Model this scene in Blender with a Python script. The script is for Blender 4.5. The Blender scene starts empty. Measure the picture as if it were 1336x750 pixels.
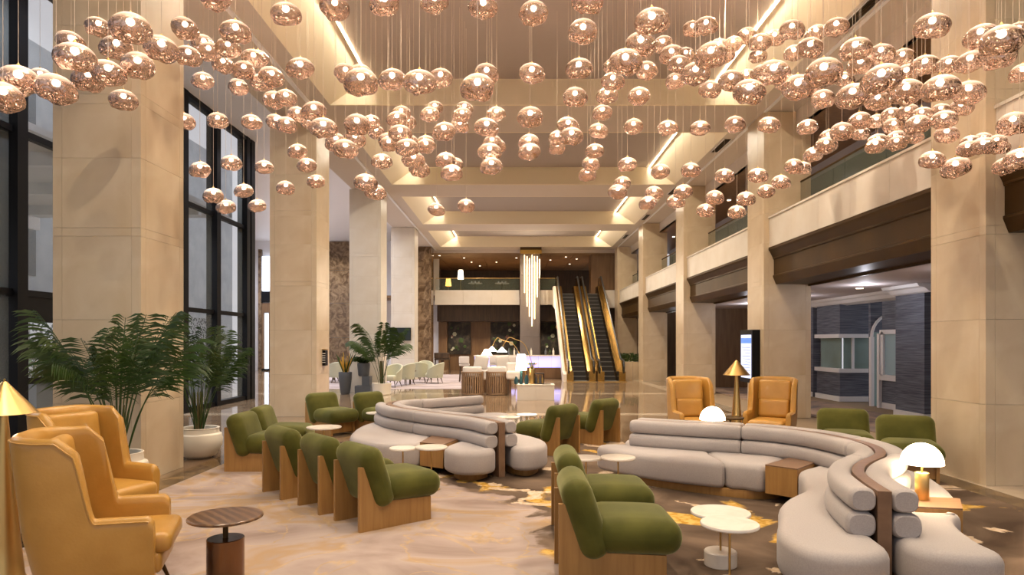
import bpy, bmesh, math, random
from mathutils import Vector, Matrix
random.seed(7)
PI = math.pi
S = bpy.context.scene
C = S.collection
# ---------------------------------------------------------------- camera, world, exposure
F, CX, CY, EYE = 865.0, 671.5, 446.0, 1.65          # focal length and vanishing point on the 1336x750 frame, eye height
cd = bpy.data.cameras.new('camera'); cam = bpy.data.objects.new('camera', cd); C.objects.link(cam)
cam.location = (0, 0, EYE); cam.rotation_euler = (PI/2, 0, 0)
cd.sensor_width = 36; cd.lens = F/1336*36
cd.shift_x = -(CX-668)/1336; cd.shift_y = (CY-375)/1336
cd.clip_end = 300; S.camera = cam
w = bpy.data.worlds.new('sky'); S.world = w; w.use_nodes = True
w.node_tree.nodes['Background'].inputs[0].default_value = (0.95, 0.94, 1.0, 1)
w.node_tree.nodes['Background'].inputs[1].default_value = 0.62
S.view_settings.view_transform = 'Standard'; S.view_settings.look = 'None'
S.view_settings.gamma = 1; S.view_settings.use_curve_mapping = False
S.view_settings.exposure = 0.12
WARM = (1.0, 0.83, 0.635); WARMW = (1.0, 0.87, 0.67)
def lamp(name, kind, loc, energy, color=WARM, rot=(0,0,0), size=0.1, size_y=None, angle=2.2, blend=0.6):
    ld = bpy.data.lights.new(name, kind); ld.energy = energy; ld.color = color
    if kind == 'AREA':
        ld.size = size
        if size_y: ld.shape = 'RECTANGLE'; ld.size_y = size_y
    elif kind == 'SPOT': ld.shadow_soft_size = size; ld.spot_size = angle; ld.spot_blend = blend
    elif kind == 'POINT': ld.shadow_soft_size = size
    o = bpy.data.objects.new(name, ld); C.objects.link(o); o.location = loc; o.rotation_euler = rot
    return o
COFFERS = [(1.9, 7.0), (8.9, 14.04), (15.8, 21.1), (22.8, 28.2), (29.8, 34.9)]
ZC, ZI = 6.65, 7.2
# warm fill spots added in the hall coffers, set out like recessed downlights
for k, (a, b) in enumerate(COFFERS):
    for x in (-2.2, 0.6, 3.4):
        for y in (a+1.2, b-1.2):
            lamp('coffer_fill_spot', 'SPOT', (x, y, ZI-.04), 450, WARM, size=.06, angle=2.3, blend=.8)
# cove tubes along both long sides of each coffer, washing the splayed faces
for a, b in COFFERS:
    for sx, x in ((-1, -3.02), (1, 4.22)):
        lamp('cove_lamp', 'AREA', (x, (a+b)/2, ZI-.035), 62, WARMW, (0, sx*-1.15, 0), .04, b-a-.2)
# cool white lamps of the window aisle
for x, y in ((-6.6, 10), (-6.6, 14.5), (-6.6, 19), (-7.0, 23.5), (-7.2, 28), (-7.2, 32.5), (-9.6, 28.5), (-10.6, 32.5), (-10.4, 36.4), (-13, 36.4)):
    lamp('aisle_lamp', 'SPOT', (x, y, 7.46), 700 if y > 20 else 330, (.88, .90, 1.0), size=.06, angle=2.5, blend=.9)
# shop passage and balcony lamps
for y in (10.5, 14, 17.5, 21, 26, 31):
    lamp('passage_lamp', 'POINT', (7.4, y, 2.60), 20, (.92, .92, 1.0), size=.05)
for y in (11, 16, 22, 29):
    lamp('balcony_lamp', 'SPOT', (7.0, y, 6.2), 260, (1, .88, .76), size=.05, angle=2.4)
for x in (-9.6, -12.2):
    for y in (6, 11, 16, 21):
        lamp('canopy_fill_lamp', 'SPOT', (x, y, 5.0), 420, (.84, .90, 1.0), size=.08, angle=2.7)  # cool fill spots added under the canopy to brighten the exterior
for x in (-3, 0, 3.4):
    lamp('lounge_lamp', 'SPOT', (x, 40, 6.2), 420, WARM, size=.05, angle=2.4)
for x in (-3.2, -1.0, 1.9):
    lamp('bar_lamp', 'SPOT', (x, 37.3, 2.7), 130, WARM, size=.05, angle=2.2)

# ---------------------------------------------------------------- helpers
def W(px, py, z=0.0):
    y = (EYE-z)*F/(py-CY); return ((px-CX)*y/F, y)
class M:
    def __init__(s): s.v = []; s.f = []
    def add(s, vs, fs, mt=None):
        b = len(s.v)
        s.v += [tuple(mt @ Vector(v)) for v in vs] if mt is not None else [tuple(v) for v in vs]
        s.f += [tuple(i+b for i in f) for f in fs]; return s
    def box(s, x0, x1, y0, y1, z0, z1, mt=None):
        return s.add([(x0,y0,z0),(x1,y0,z0),(x1,y1,z0),(x0,y1,z0),(x0,y0,z1),(x1,y0,z1),(x1,y1,z1),(x0,y1,z1)],
                     [(0,3,2,1),(4,5,6,7),(0,1,5,4),(1,2,6,5),(2,3,7,6),(3,0,4,7)], mt)
    def rbox(s, sx, sy, sz, r, seg=4, mt=None, puff=0):
        vs, fs = rb(sx, sy, sz, r, seg)
        if puff:
            vs = [(x, y, z + (puff if z > 0 else 0)*(1-(2*x/sx)**2)*(1-(2*y/sy)**2)) for x, y, z in vs]
        return s.add(vs, fs, mt)
    def lathe(s, prof, n=24, x=0, y=0, z=0, mt=None, close=True):
        vs = []; fs = []; m = len(prof)
        for r, zz in prof:
            for i in range(n):
                a = 2*PI*i/n; vs.append((x+r*math.cos(a), y+r*math.sin(a), z+zz))
        for j in range(m-1):
            for i in range(n):
                k = (i+1) % n; fs.append((j*n+i, j*n+k, (j+1)*n+k, (j+1)*n+i))
        if close:
            fs.append(tuple(range(n-1, -1, -1))); fs.append(tuple((m-1)*n+i for i in range(n)))
        return s.add(vs, fs, mt)
    def tube(s, pts, r, n=8, r2=None):
        pts = [Vector(p) for p in pts]; m = len(pts); vs = []; fs = []
        for j, p in enumerate(pts):
            d = (pts[min(j+1, m-1)]-pts[max(j-1, 0)]).normalized()
            u = d.cross(Vector((0, 1, 0)) if abs(d.y) < .9 else Vector((1, 0, 0))).normalized(); q = d.cross(u)
            rr = r if r2 is None else r+(r2-r)*j/(m-1)
            for i in range(n):
                a = 2*PI*i/n; vs.append(p+u*math.cos(a)*rr+q*math.sin(a)*rr)
        for j in range(m-1):
            for i in range(n):
                k = (i+1) % n; fs.append((j*n+i, j*n+k, (j+1)*n+k, (j+1)*n+i))
        fs.append(tuple(range(n-1, -1, -1))); fs.append(tuple((m-1)*n+i for i in range(n)))
        return s.add(vs, fs)
    def prism_x(s, prof, x0, x1, mt=None):                 # profile in (y, z) extruded along x
        n = len(prof)
        vs = [(x0, a, b) for a, b in prof]+[(x1, a, b) for a, b in prof]
        fs = [tuple(range(n)), tuple(range(2*n-1, n-1, -1))]+[(i, n+i, n+(i+1) % n, (i+1) % n) for i in range(n)]
        return s.add(vs, fs, mt)
    def prism_y(s, prof, y0, y1, mt=None):                 # profile in (x, z) extruded along y
        n = len(prof)
        vs = [(a, y0, b) for a, b in prof]+[(a, y1, b) for a, b in prof]
        fs = [tuple(range(n)), tuple(range(2*n-1, n-1, -1))]+[(i, n+i, n+(i+1) % n, (i+1) % n) for i in range(n)]
        return s.add(vs, fs, mt)
    def build(s, name, mat, parent=None, smooth=True, fix=True):
        me = bpy.data.meshes.new(name); me.from_pydata(s.v, [], s.f)
        if fix:
            b = bmesh.new(); b.from_mesh(me); bmesh.ops.recalc_face_normals(b, faces=b.faces); b.to_mesh(me); b.free()
        if smooth:
            me.polygons.foreach_set('use_smooth', [True]*len(me.polygons)); me.set_sharp_from_angle(angle=0.7)
        me.materials.append(mat); me.update()
        o = bpy.data.objects.new(name, me); C.objects.link(o)
        if parent is not None: o.parent = parent
        return o
_rb = {}
def rb(sx, sy, sz, r, seg):
    k = (sx, sy, sz, r, seg)
    if k not in _rb:
        b = bmesh.new(); bmesh.ops.create_cube(b, size=1)
        for v in b.verts: v.co = Vector((v.co.x*sx, v.co.y*sy, v.co.z*sz))
        bmesh.ops.bevel(b, geom=b.edges[:], offset=min(r, .49*min(sx, sy, sz)), segments=seg, profile=.5, affect='EDGES')
        bmesh.ops.subdivide_edges(b, edges=[e for e in b.edges if e.calc_length() > .12], cuts=3, use_grid_fill=True)
        b.verts.ensure_lookup_table(); b.verts.index_update()
        _rb[k] = ([tuple(v.co) for v in b.verts], [tuple(v.index for v in f.verts) for f in b.faces]); b.free()
    return _rb[k]
def T(x=0, y=0, z=0, rx=0, ry=0, rz=0):
    return Matrix.Translation((x, y, z)) @ Matrix.Rotation(rz, 4, 'Z') @ Matrix.Rotation(ry, 4, 'Y') @ Matrix.Rotation(rx, 4, 'X')
def tag(o, label, cat, group=None):
    o['label'] = label; o['category'] = cat
    if group: o['group'] = group
    return o
def thing(name, label, cat, loc=(0, 0, 0), rz=0, group=None):
    o = bpy.data.objects.new(name, None); C.objects.link(o); o.location = loc; o.rotation_euler = (0, 0, rz)
    o.empty_display_size = .1
    return tag(o, label, cat, group)
def struct(o): o['kind'] = 'structure'; return o
kids = lambda o: [c for c in bpy.data.objects if c.parent == o]
def tree(root):
    return [(c, [(g) for g in kids(c)]) for c in kids(root)]
def dup(root, loc, rz, label, group=None, tr=None):
    r = root.copy(); C.objects.link(r); r.location = loc; r.rotation_euler = (0, 0, rz); r['label'] = label
    if group: r['group'] = group
    for c, gs in (tr or tree(root)):
        d = c.copy(); C.objects.link(d); d.parent = r
        for g in gs:
            e = g.copy(); C.objects.link(e); e.parent = d
    return r
def inst(o, name, loc, parent, rot=None, scale=None):
    c = bpy.data.objects.new(name, o.data); C.objects.link(c); c.parent = parent; c.location = loc
    if rot: c.rotation_euler = rot
    if scale: c.scale = scale
    return c
# ---------------------------------------------------------------- materials
def mat(name, col, rough=.6, metal=0, col2=None, scale=5, detail=4, bump=0, bscale=None, stretch=None, lo=.35, hi=.65,
        emit=None, estr=0, coat=0, sheen=0, trans=0, alpha=1, spec=.5, wave=None, dist=0):
    m = bpy.data.materials.new(name); m.use_nodes = True; nt = m.node_tree; N = nt.nodes; L = nt.links
    p = N['Principled BSDF']; p.inputs['Base Color'].default_value = (*col, 1); p.inputs['Roughness'].default_value = rough
    p.inputs['Metallic'].default_value = metal; p.inputs['Coat Weight'].default_value = coat; p.inputs['Sheen Weight'].default_value = sheen
    p.inputs['Transmission Weight'].default_value = trans; p.inputs['Alpha'].default_value = alpha
    p.inputs['Specular IOR Level'].default_value = spec
    if sheen: p.inputs['Sheen Roughness'].default_value = .4; p.inputs['Sheen Tint'].default_value = (*[min(1, c*4+.22) for c in col], 1)
    if emit: p.inputs['Emission Color'].default_value = (*emit, 1); p.inputs['Emission Strength'].default_value = estr
    if col2 or bump:
        tc = N.new('ShaderNodeTexCoord'); mp = N.new('ShaderNodeMapping'); L.new(tc.outputs['Object'], mp.inputs[0])
        if stretch: mp.inputs['Scale'].default_value = stretch
    if col2:
        if wave:
            n = N.new('ShaderNodeTexWave'); n.bands_direction = wave; n.inputs['Distortion'].default_value = dist; n.inputs['Detail'].default_value = detail
        else: n = N.new('ShaderNodeTexNoise'); n.inputs['Detail'].default_value = detail; n.inputs['Distortion'].default_value = dist
        n.inputs['Scale'].default_value = scale; L.new(mp.outputs[0], n.inputs['Vector'])
        r = N.new('ShaderNodeValToRGB'); r.color_ramp.elements[0].position = lo; r.color_ramp.elements[1].position = hi
        r.color_ramp.elements[0].color = (*col, 1); r.color_ramp.elements[1].color = (*col2, 1)
        L.new(n.outputs['Fac'], r.inputs[0]); L.new(r.outputs[0], p.inputs['Base Color'])
    if bump:
        n2 = N.new('ShaderNodeTexNoise'); n2.inputs['Scale'].default_value = bscale or scale; n2.inputs['Detail'].default_value = 3
        L.new(mp.outputs[0], n2.inputs['Vector']); b = N.new('ShaderNodeBump'); b.inputs['Strength'].default_value = bump; b.inputs['Distance'].default_value = .02
        L.new(n2.outputs['Fac'], b.inputs['Height']); L.new(b.outputs[0], p.inputs['Normal'])
    return m
m_stone = mat('cream limestone', (.67, .555, .395), .32, col2=(.57, .44, .28), scale=2.2, detail=7, lo=.3, hi=.75, dist=.6)
m_stone2 = mat('pale and cool-lit limestone', (.76, .71, .63), .4, col2=(.68, .61, .51), scale=1.8, detail=7, lo=.3, hi=.75)  # on the farther left columns its whiteness stands in for cool light
m_joint = mat('stone joint', (.28, .20, .12), .8)
m_marble = mat('brown marble', (.09, .05, .022), .12, col2=(.28, .185, .10), scale=2.6, detail=10, lo=.38, hi=.68, dist=1.5)
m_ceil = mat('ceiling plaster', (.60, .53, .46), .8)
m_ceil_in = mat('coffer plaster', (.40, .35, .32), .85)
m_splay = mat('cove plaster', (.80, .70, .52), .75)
m_loungec = mat('brown acoustic tile', (.34, .23, .13), .7, col2=(.29, .19, .105), scale=3)
m_white = mat('white paint', (.80, .79, .80), .5)
m_bronze = mat('bronze cladding', (.052, .026, .005), .45, metal=.15, col2=(.07, .036, .008), scale=1.5, spec=.2)
m_black = mat('black steel', (.006, .006, .007), .5, spec=.15)
m_blackg = mat('black gloss', (.01, .01, .012), .12)
m_brass = mat('brushed brass', (.60, .40, .15), .36, metal=1)
m_brass2 = mat('polished brass', (.44, .285, .085), .2, metal=1)
m_leather = mat('mustard leather', (.52, .275, .055), .36, col2=(.46, .235, .042), scale=5, bump=.05, bscale=60, coat=.15)
m_green = mat('green velvet', (.060, .060, .007), .75, col2=(.10, .096, .015), scale=3.5, detail=3, sheen=.85, bump=.04, bscale=90, spec=.2)
m_grey = mat('greige wool', (.43, .385, .365), .85, col2=(.38, .34, .32), scale=120, detail=2, sheen=.2, bump=.12, bscale=260, spec=.2)
m_oak = mat('oak veneer', (.40, .215, .065), .42, col2=(.31, .155, .045), scale=3, detail=6, stretch=(9, 9, .7), lo=.35, hi=.7)
m_oakh = mat('oak top', (.22, .125, .07), .42, col2=(.17, .092, .05), scale=3, detail=6, stretch=(1, 9, 4), lo=.35, hi=.7)
m_walnut = mat('walnut', (.11, .055, .024), .28, col2=(.19, .10, .045), scale=7, detail=3, stretch=(1, 1, .2), wave='DIAGONAL', dist=2.5, lo=.3, hi=.8)
m_marblew = mat('white marble', (.82, .75, .66), .2, col2=(.70, .60, .50), scale=6, detail=8, lo=.45, hi=.8, dist=1)
m_pot = mat('cream ceramic', (.80, .74, .63), .38)
m_potg = mat('slate ceramic', (.10, .11, .125), .5)
m_soil = mat('soil', (.03, .018, .01), .95, col2=(.06, .04, .02), scale=40)
m_leaf = mat('palm leaf', (.022, .055, .008), .42, col2=(.05, .09, .012), scale=4, lo=.3, hi=.8)
m_stem = mat('palm stem', (.09, .11, .03), .5, col2=(.15, .10, .04), scale=8)
m_cable = mat('clear cable', (.66, .55, .44), .35)
m_shade_on = mat('lit opal shade', (1, .95, .85), .5, emit=(1.0, .80, .55), estr=9)
m_glow = mat('lit bulb', (1, .9, .8), .5, emit=(1.0, .85, .70), estr=34)
m_tube = mat('lit glass tube', (1, .85, .6), .5, emit=(1.0, .72, .40), estr=2.6)
m_dl = mat('downlight lens', (1, .9, .7), .5, emit=(1.0, .82, .60), estr=5)
m_led = mat('bar led', (.6, .6, 1), .5, emit=(.36, .36, 1.0), estr=1.3)
m_navy = mat('grasscloth', (.055, .062, .09), .7, col2=(.19, .205, .25), scale=3, detail=6, stretch=(.6, .6, 26), lo=.35, hi=.7)
m_dark = mat('dark walnut panel', (.055, .032, .016), .4, col2=(.085, .05, .025), scale=2, stretch=(6, 6, .6))
m_brown = mat('brown wood panel', (.21, .12, .055), .4, col2=(.16, .085, .038), scale=2, stretch=(5, 5, .5))
m_tile = mat('polished brown stone', (.19, .125, .075), .06, col2=(.33, .235, .15), scale=1.1, detail=9, lo=.35, hi=.75, dist=1.4)
m_tile2 = mat('polished cream stone', (.58, .48, .36), .07, col2=(.50, .39, .27), scale=1.5, detail=7)
m_tilem = mat('dark veined stone', (.06, .035, .015), .08, col2=(.30, .18, .07), scale=3.2, detail=9, lo=.42, hi=.72, dist=1.8)
m_cream = mat('cream upholstery', (.50, .50, .36), .7)
m_pillow = mat('ivory cushion', (.72, .68, .64), .8)
m_glassg = mat('green rail glass', (.16, .20, .15), .04, alpha=.20)
m_glass = mat('window glass', (.55, .62, .62), .02, alpha=.10)
m_teal = mat('frosted teal glass', (.28, .40, .40), .25, col2=(.20, .27, .24), scale=.6)
m_rail = mat('handrail rubber', (.012, .011, .01), .35)
m_step = mat('ribbed step steel', (.055, .055, .055), .35, metal=.6)
m_stepe = mat('step edge', (.20, .20, .19), .35, metal=.5)
m_flower = mat('dark floral mural', (.012, .009, .006), .5, col2=(.10, .075, .045), scale=3.2, detail=5, lo=.48, hi=.75)
m_screen = mat('lit screen', (.5, .55, .7), .3, emit=(.62, .70, 1.0), estr=.9)
m_hood = mat('painted canopy', (.45, .46, .48), .6)
m_facade = mat('pale concrete', (.52, .54, .56), .7, col2=(.42, .44, .47), scale=1)
m_foliage = mat('outdoor foliage', (.03, .06, .02), .7, col2=(.08, .12, .04), scale=8)
m_petal = mat('yellow petal', (.72, .42, .06), .6)
m_teald = mat('teal ceramic', (.02, .07, .09), .3)

def perforated():
    m = mat('perforated metal', (.50, .52, .55), .5); nt = m.node_tree; N = nt.nodes; L = nt.links
    tc = N.new('ShaderNodeTexCoord'); v = N.new('ShaderNodeTexVoronoi'); v.inputs['Scale'].default_value = 9
    r = N.new('ShaderNodeValToRGB'); r.color_ramp.interpolation = 'CONSTANT'; r.color_ramp.elements[0].color = (.05, .06, .07, 1)
    r.color_ramp.elements[1].position = .42; r.color_ramp.elements[1].color = (.55, .57, .60, 1)
    L.new(tc.outputs['Object'], v.inputs['Vector']); L.new(v.outputs['Distance'], r.inputs[0]); L.new(r.outputs[0], N['Principled BSDF'].inputs['Base Color'])
    return m
m_perf = perforated()
def copper():
    m = bpy.data.materials.new('rose copper glass'); m.use_nodes = True; nt = m.node_tree; N = nt.nodes; L = nt.links
    N.remove(N['Principled BSDF'])
    g = N.new('ShaderNodeBsdfGlossy'); g.inputs['Color'].default_value = (.68, .545, .48, 1); g.inputs['Roughness'].default_value = .07
    t = N.new('ShaderNodeBsdfTransparent'); t.inputs['Color'].default_value = (.80, .68, .60, 1)
    fr = N.new('ShaderNodeFresnel'); fr.inputs['IOR'].default_value = 1.5
    mr = N.new('ShaderNodeMapRange'); mr.inputs['To Min'].default_value = .76; mr.inputs['To Max'].default_value = 1.3
    tc = N.new('ShaderNodeTexCoord'); n = N.new('ShaderNodeTexNoise'); n.inputs['Scale'].default_value = 19; n.inputs['Detail'].default_value = 1.5
    n.inputs['Distortion'].default_value = .6
    sx = N.new('ShaderNodeSeparateXYZ'); L.new(tc.outputs['Object'], sx.inputs[0])
    mr2 = N.new('ShaderNodeMapRange'); mr2.inputs['From Min'].default_value = .06; mr2.inputs['From Max'].default_value = -.02
    mr2.inputs['To Min'].default_value = .12; mr2.inputs['To Max'].default_value = 1.0; L.new(sx.outputs['Z'], mr2.inputs['Value'])
    b = N.new('ShaderNodeBump'); b.inputs['Distance'].default_value = .05
    L.new(mr2.outputs[0], b.inputs['Strength']); L.new(tc.outputs['Object'], n.inputs['Vector']); L.new(n.outputs['Fac'], b.inputs['Height'])
    L.new(b.outputs[0], g.inputs['Normal']); L.new(fr.outputs[0], mr.inputs['Value'])
    mx = N.new('ShaderNodeMixShader'); L.new(mr.outputs[0], mx.inputs[0]); L.new(t.outputs[0], mx.inputs[1]); L.new(g.outputs[0], mx.inputs[2])
    tl = N.new('ShaderNodeBsdfTranslucent'); tl.inputs['Color'].default_value = (.95, .80, .68, 1); m2 = N.new('ShaderNodeMixShader'); mk = N.new('ShaderNodeMapRange'); mk.inputs['From Min'].default_value = .025; mk.inputs['From Max'].default_value = .105; mk.inputs['To Max'].default_value = .75; L.new(sx.outputs['Z'], mk.inputs['Value']); L.new(mk.outputs[0], m2.inputs[0])
    L.new(mx.outputs[0], m2.inputs[1]); L.new(tl.outputs[0], m2.inputs[2]); L.new(m2.outputs[0], N['Material Output'].inputs[0]); return m
m_copper = copper()
def carpet():
    m = mat('patterned carpet', (.5, .4, .3), .95, spec=.1); nt = m.node_tree; N = nt.nodes; L = nt.links; p = N['Principled BSDF']
    tc = N.new('ShaderNodeTexCoord')
    def noise(scale, detail=5, dist=0., off=0., st=(1, 1, 1)):
        mp = N.new('ShaderNodeMapping'); mp.inputs['Location'].default_value = (off, off*.7, 0); mp.inputs['Scale'].default_value = st
        n = N.new('ShaderNodeTexNoise'); n.inputs['Scale'].default_value = scale; n.inputs['Detail'].default_value = detail; n.inputs['Distortion'].default_value = dist
        L.new(tc.outputs['Object'], mp.inputs[0]); L.new(mp.outputs[0], n.inputs['Vector']); return n.outputs['Fac']
    def ramp(src, stops):
        r = N.new('ShaderNodeValToRGB'); e = r.color_ramp.elements
        while len(e) < len(stops): e.new(.5)
        for q, (pos, c) in zip(e, stops): q.position = pos; q.color = (*c, 1)
        L.new(src, r.inputs[0]); return r.outputs[0]
    def math_(op, a, b):
        n = N.new('ShaderNodeMath'); n.operation = op
        for i, q in enumerate((a, b)):
            if hasattr(q, 'default_value'): L.new(q, n.inputs[i])
            else: n.inputs[i].default_value = q
        return n.outputs[0]
    def mix(f, a, b):
        n = N.new('ShaderNodeMix'); n.data_type = 'RGBA'; L.new(f, n.inputs['Factor']); L.new(a, n.inputs['A']); L.new(b, n.inputs['B']); return n.outputs['Result']
    bw = ((0, 0, 0), (1, 1, 1))
    light = ramp(noise(.55, 6, 2.2, 3, (1, 1.6, 1)), [(.30, (.27, .20, .17)), (.42, (.36, .28, .245)), (.52, (.42, .335, .29)), (.60, (.40, .27, .16)), (.66, (.37, .295, .255)), (.76, (.30, .235, .205))])
    dark = ramp(noise(.8, 6, 1.6, 9), [(.30, (.065, .042, .028)), (.5, (.13, .09, .062)), (.68, (.21, .145, .10))])
    ochre = ramp(noise(14, 3, .5), [(.4, (.42, .23, .03)), (.6, (.62, .40, .12))])
    cream = ramp(noise(20, 2), [(.4, (.62, .50, .38)), (.6, (.52, .38, .24))])
    fo = ramp(noise(.9, 7, .9, 21), [(.575, bw[0]), (.60, bw[1])])
    fc = ramp(noise(1.7, 6, .7, 33), [(.61, bw[0]), (.63, bw[1])])
    dk = mix(fo, dark, ochre); dk = mix(fc, dk, cream)
    vein = ramp(noise(.8, 8, 1.4, 40), [(.485, bw[0]), (.5, (.6, .6, .6)), (.515, bw[0])])
    lt = mix(vein, light, ramp(noise(9), [(.4, (.42, .27, .10)), (.6, (.55, .38, .20))]))
    sx = N.new('ShaderNodeSeparateXYZ'); L.new(tc.outputs['Object'], sx.inputs[0])
    yy = math_('MULTIPLY', math_('MAXIMUM', math_('SUBTRACT', sx.outputs['Y'], 6.4), 0.0), 0.95)
    f = math_('ADD', math_('ADD', sx.outputs['X'], yy), math_('MULTIPLY', math_('SUBTRACT', noise(1.1, 8, .8, 5), .5), 2.2))
    f = math_('MULTIPLY', math_('SUBTRACT', f, .25), 9.0)
    fl = ramp(f, [(0, bw[0]), (1, bw[1])])
    L.new(mix(fl, lt, dk), p.inputs['Base Color'])
    b = N.new('ShaderNodeBump'); b.inputs['Strength'].default_value = .25; b.inputs['Distance'].default_value = .006
    L.new(noise(320, 2), b.inputs['Height']); L.new(b.outputs[0], p.inputs['Normal']); return m
m_carpet = carpet()
# ================================================================ THE SETTING
XL, XR = -4.37, 5.40
YL = [7.75, 14.62, 21.65, 28.95]
YR = [7.6, 14.37, 21.2, 27.9, 34.8]
fl = struct(M().box(-18, 12, -4, 46, -.30, -.012).build('floor', m_joint))
tile = None
def add_tile(x0, x1, y0, y1, m, name='stone_tile'):
    g = .002
    o = M().box(x0+g, x1-g, y0+g, y1-g, -.012, 0).build(name, m, fl, False, False); return o
# cream bands on the column lines, brown polished slabs between them
rows = [(-4, .8, 0), (.8, 1.5, 1), (1.5, 7.6, 0), (7.6, 8.7, 1), (8.7, 10.9, 0)]
far = []
y = 10.9
bands = [(14.9, 15.35), (20.9, 21.4), (27.2, 27.6), (33.6, 34.0)]
edges = [10.9, 12.9, 14.9, 15.35, 17.2, 19.05, 20.9, 21.4, 23.3, 25.25, 27.2, 27.6, 29.6, 31.6, 33.6, 34.0, 36.3, 38.5]
xe = [-17.5, -14.5, -11.5, -9.5, -7.74, -6.05, -4.1, -3.75, -1.9, -.05, 1.8, 3.65, 5.1, 5.45, 7.2, 9.3, 11]
for i in range(len(edges)-1):
    band = any(abs(edges[i]-b[0]) < .01 for b in bands)
    for j in range(len(xe)-1):
        xb = abs(xe[j]+4.1) < .01 or abs(xe[j]-5.1) < .01
        if xe[j] >= 5.45 and edges[i] < 24 : continue
        add_tile(xe[j], xe[j+1], edges[i], edges[i+1], m_tile2 if band or xb else m_tile)
ye = [-2, .5, 3, 5.2, 7.4, 9.1, 10.9]
for i in range(len(ye)-1):
    for x0, x1 in ((-9.6, -7.74), (-7.74, -5.9), (-5.9, -4.25)): add_tile(x0, x1, ye[i], ye[i+1], m_tile)
    add_tile(-4.25, -3.93, ye[i], ye[i+1], m_tilem); add_tile(5.02, 5.34, ye[i], ye[i+1], m_tilem)
    add_tile(5.34, 6.6, ye[i], ye[i+1], m_tile2)
cp = M().box(-3.93, 5.02, -2, 10.9, -.011, .006).build('carpet', m_carpet, None, False)
tag(cp, 'large beige carpet with brown, ochre and cream marbled swirls under the lounge seating', 'carpet')
cp2 = M().box(6.6, 8.5, 2, 24, -.011, .004).build('carpet', mat('passage carpet', (.16, .125, .115), .95, col2=(.38, .25, .17), scale=.7, dist=2, detail=5), None, False)
tag(cp2, 'dull mauve and tan carpet in the shop passage behind the right columns', 'carpet')
cp3 = M().box(-8.6, -.2, 23.2, 28.9, .001, .006).box(-4.32, -.2, 28.9, 33.5, .001, .006).box(-8.6, -5.45, 28.9, 33.5, .001, .006).build('carpet', mat('cafe carpet', (.24, .20, .20), .9, col2=(.50, .42, .42), scale=1.2, stretch=(.3, 2.4, 1), detail=5), None, False)
tag(cp3, 'pale pink striped carpet under the pale green tub chairs', 'carpet')

# ---- ceiling
ce = M()
xs0, xs1, xi0, xi1 = -3.9, 5.1, -3.1, 4.3
yb = [-1]+[q for c in COFFERS for q in c]+[36.2]
for i in range(0, len(yb), 2): ce.box(xs0, xs1, yb[i], yb[i+1], ZC, ZC+.06)
ce.box(-5.32, xs0, -1, 36.2, ZC, ZC+.06); ce.box(xs1, 6.1, -1, 36.2, ZC, ZC+.06)
ceil = struct(ce.build('ceiling', m_ceil, None, False))
for a, b in COFFERS:
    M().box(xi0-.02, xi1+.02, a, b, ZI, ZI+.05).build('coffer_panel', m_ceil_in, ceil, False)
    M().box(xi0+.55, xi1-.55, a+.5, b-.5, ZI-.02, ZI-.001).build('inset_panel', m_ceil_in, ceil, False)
    for x0, x1 in ((xs0, xi0), (xs1, xi1)):
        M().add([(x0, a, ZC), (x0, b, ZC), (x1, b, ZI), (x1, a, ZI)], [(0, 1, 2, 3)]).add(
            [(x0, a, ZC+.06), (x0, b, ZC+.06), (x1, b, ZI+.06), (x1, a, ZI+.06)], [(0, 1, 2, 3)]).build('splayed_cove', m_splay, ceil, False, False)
        s_ = 1 if x0 < 0 else -1
        M().box(min(x1, x1+s_*.03), max(x1, x1+s_*.03), a+.02, b-.02, ZI-.05, ZI).build('cove_lip', m_splay, ceil, False)
    for yy in (a+.001, b-.051):
        M().add([(xs0, yy, ZC), (xs1, yy, ZC), (xi1, yy, ZI+.06), (xi0, yy, ZI+.06), (xs0, yy+.05, ZC), (xs1, yy+.05, ZC), (xi1, yy+.05, ZI+.06), (xi0, yy+.05, ZI+.06)],
                [(0, 1, 2, 3), (7, 6, 5, 4), (0, 4, 5, 1), (1, 5, 6, 2), (2, 6, 7, 3), (3, 7, 4, 0)]).build('beam_face', m_splay, ceil, False)
for x0, x1, z0 in ((-4.33, -4.25, ZC-.035), (5.40, 5.46, ZC-.03)):
    struct(M().box(x0, x1, -1, 36.1, z0, ZC-.001).build('trim_1', m_white, None, False))
# higher daylit ceiling over the window side
pc = [(-5.32, -1), (-5.32, 38.9), (-15.9, 38.9), (-7.9, 19.5), (-7.9, -1)]
struct(M().add([(x, y, 7.5) for x, y in pc]+[(x, y, 7.6) for x, y in pc], [(4, 3, 2, 1, 0), (5, 6, 7, 8, 9)]+[(i, (i+1) % 5, 5+(i+1) % 5, 5+i) for i in range(5)]).build('ceiling', m_white, None, False))
struct(M().box(-5.32, -5.24, -1, 38.5, ZC+.06, 7.55).build('trim_2', m_white, None, False))
vent0 = None
for k, yv in enumerate((10.2, 16.9, 21.9, 26.6, 31.5)):
    t = thing('ceiling_vent', ['dark slot vent in the ceiling nearest the camera at right', 'slot vent in the ceiling above the second right column', 'slot vent in the ceiling near the third right column', 'small slot vent in the ceiling near the fourth right column', 'farthest slot vent in the ceiling at right'][k], 'vent', (5.25, yv, ZC-.008))
    M().box(-.09, .09, -.55, .55, 0, .006).build('backing', m_black, t, False)
    M().box(-.10, -.085, -.56, .56, -.012, .004).box(.085, .10, -.56, .56, -.012, .004).build('frame', m_white, t, False)
    for q in range(4):
        M().box(-.068+q*.04, -.056+q*.04, -.54, .54, -.012, 0).build('slat', m_bronze, t, False)

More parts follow.
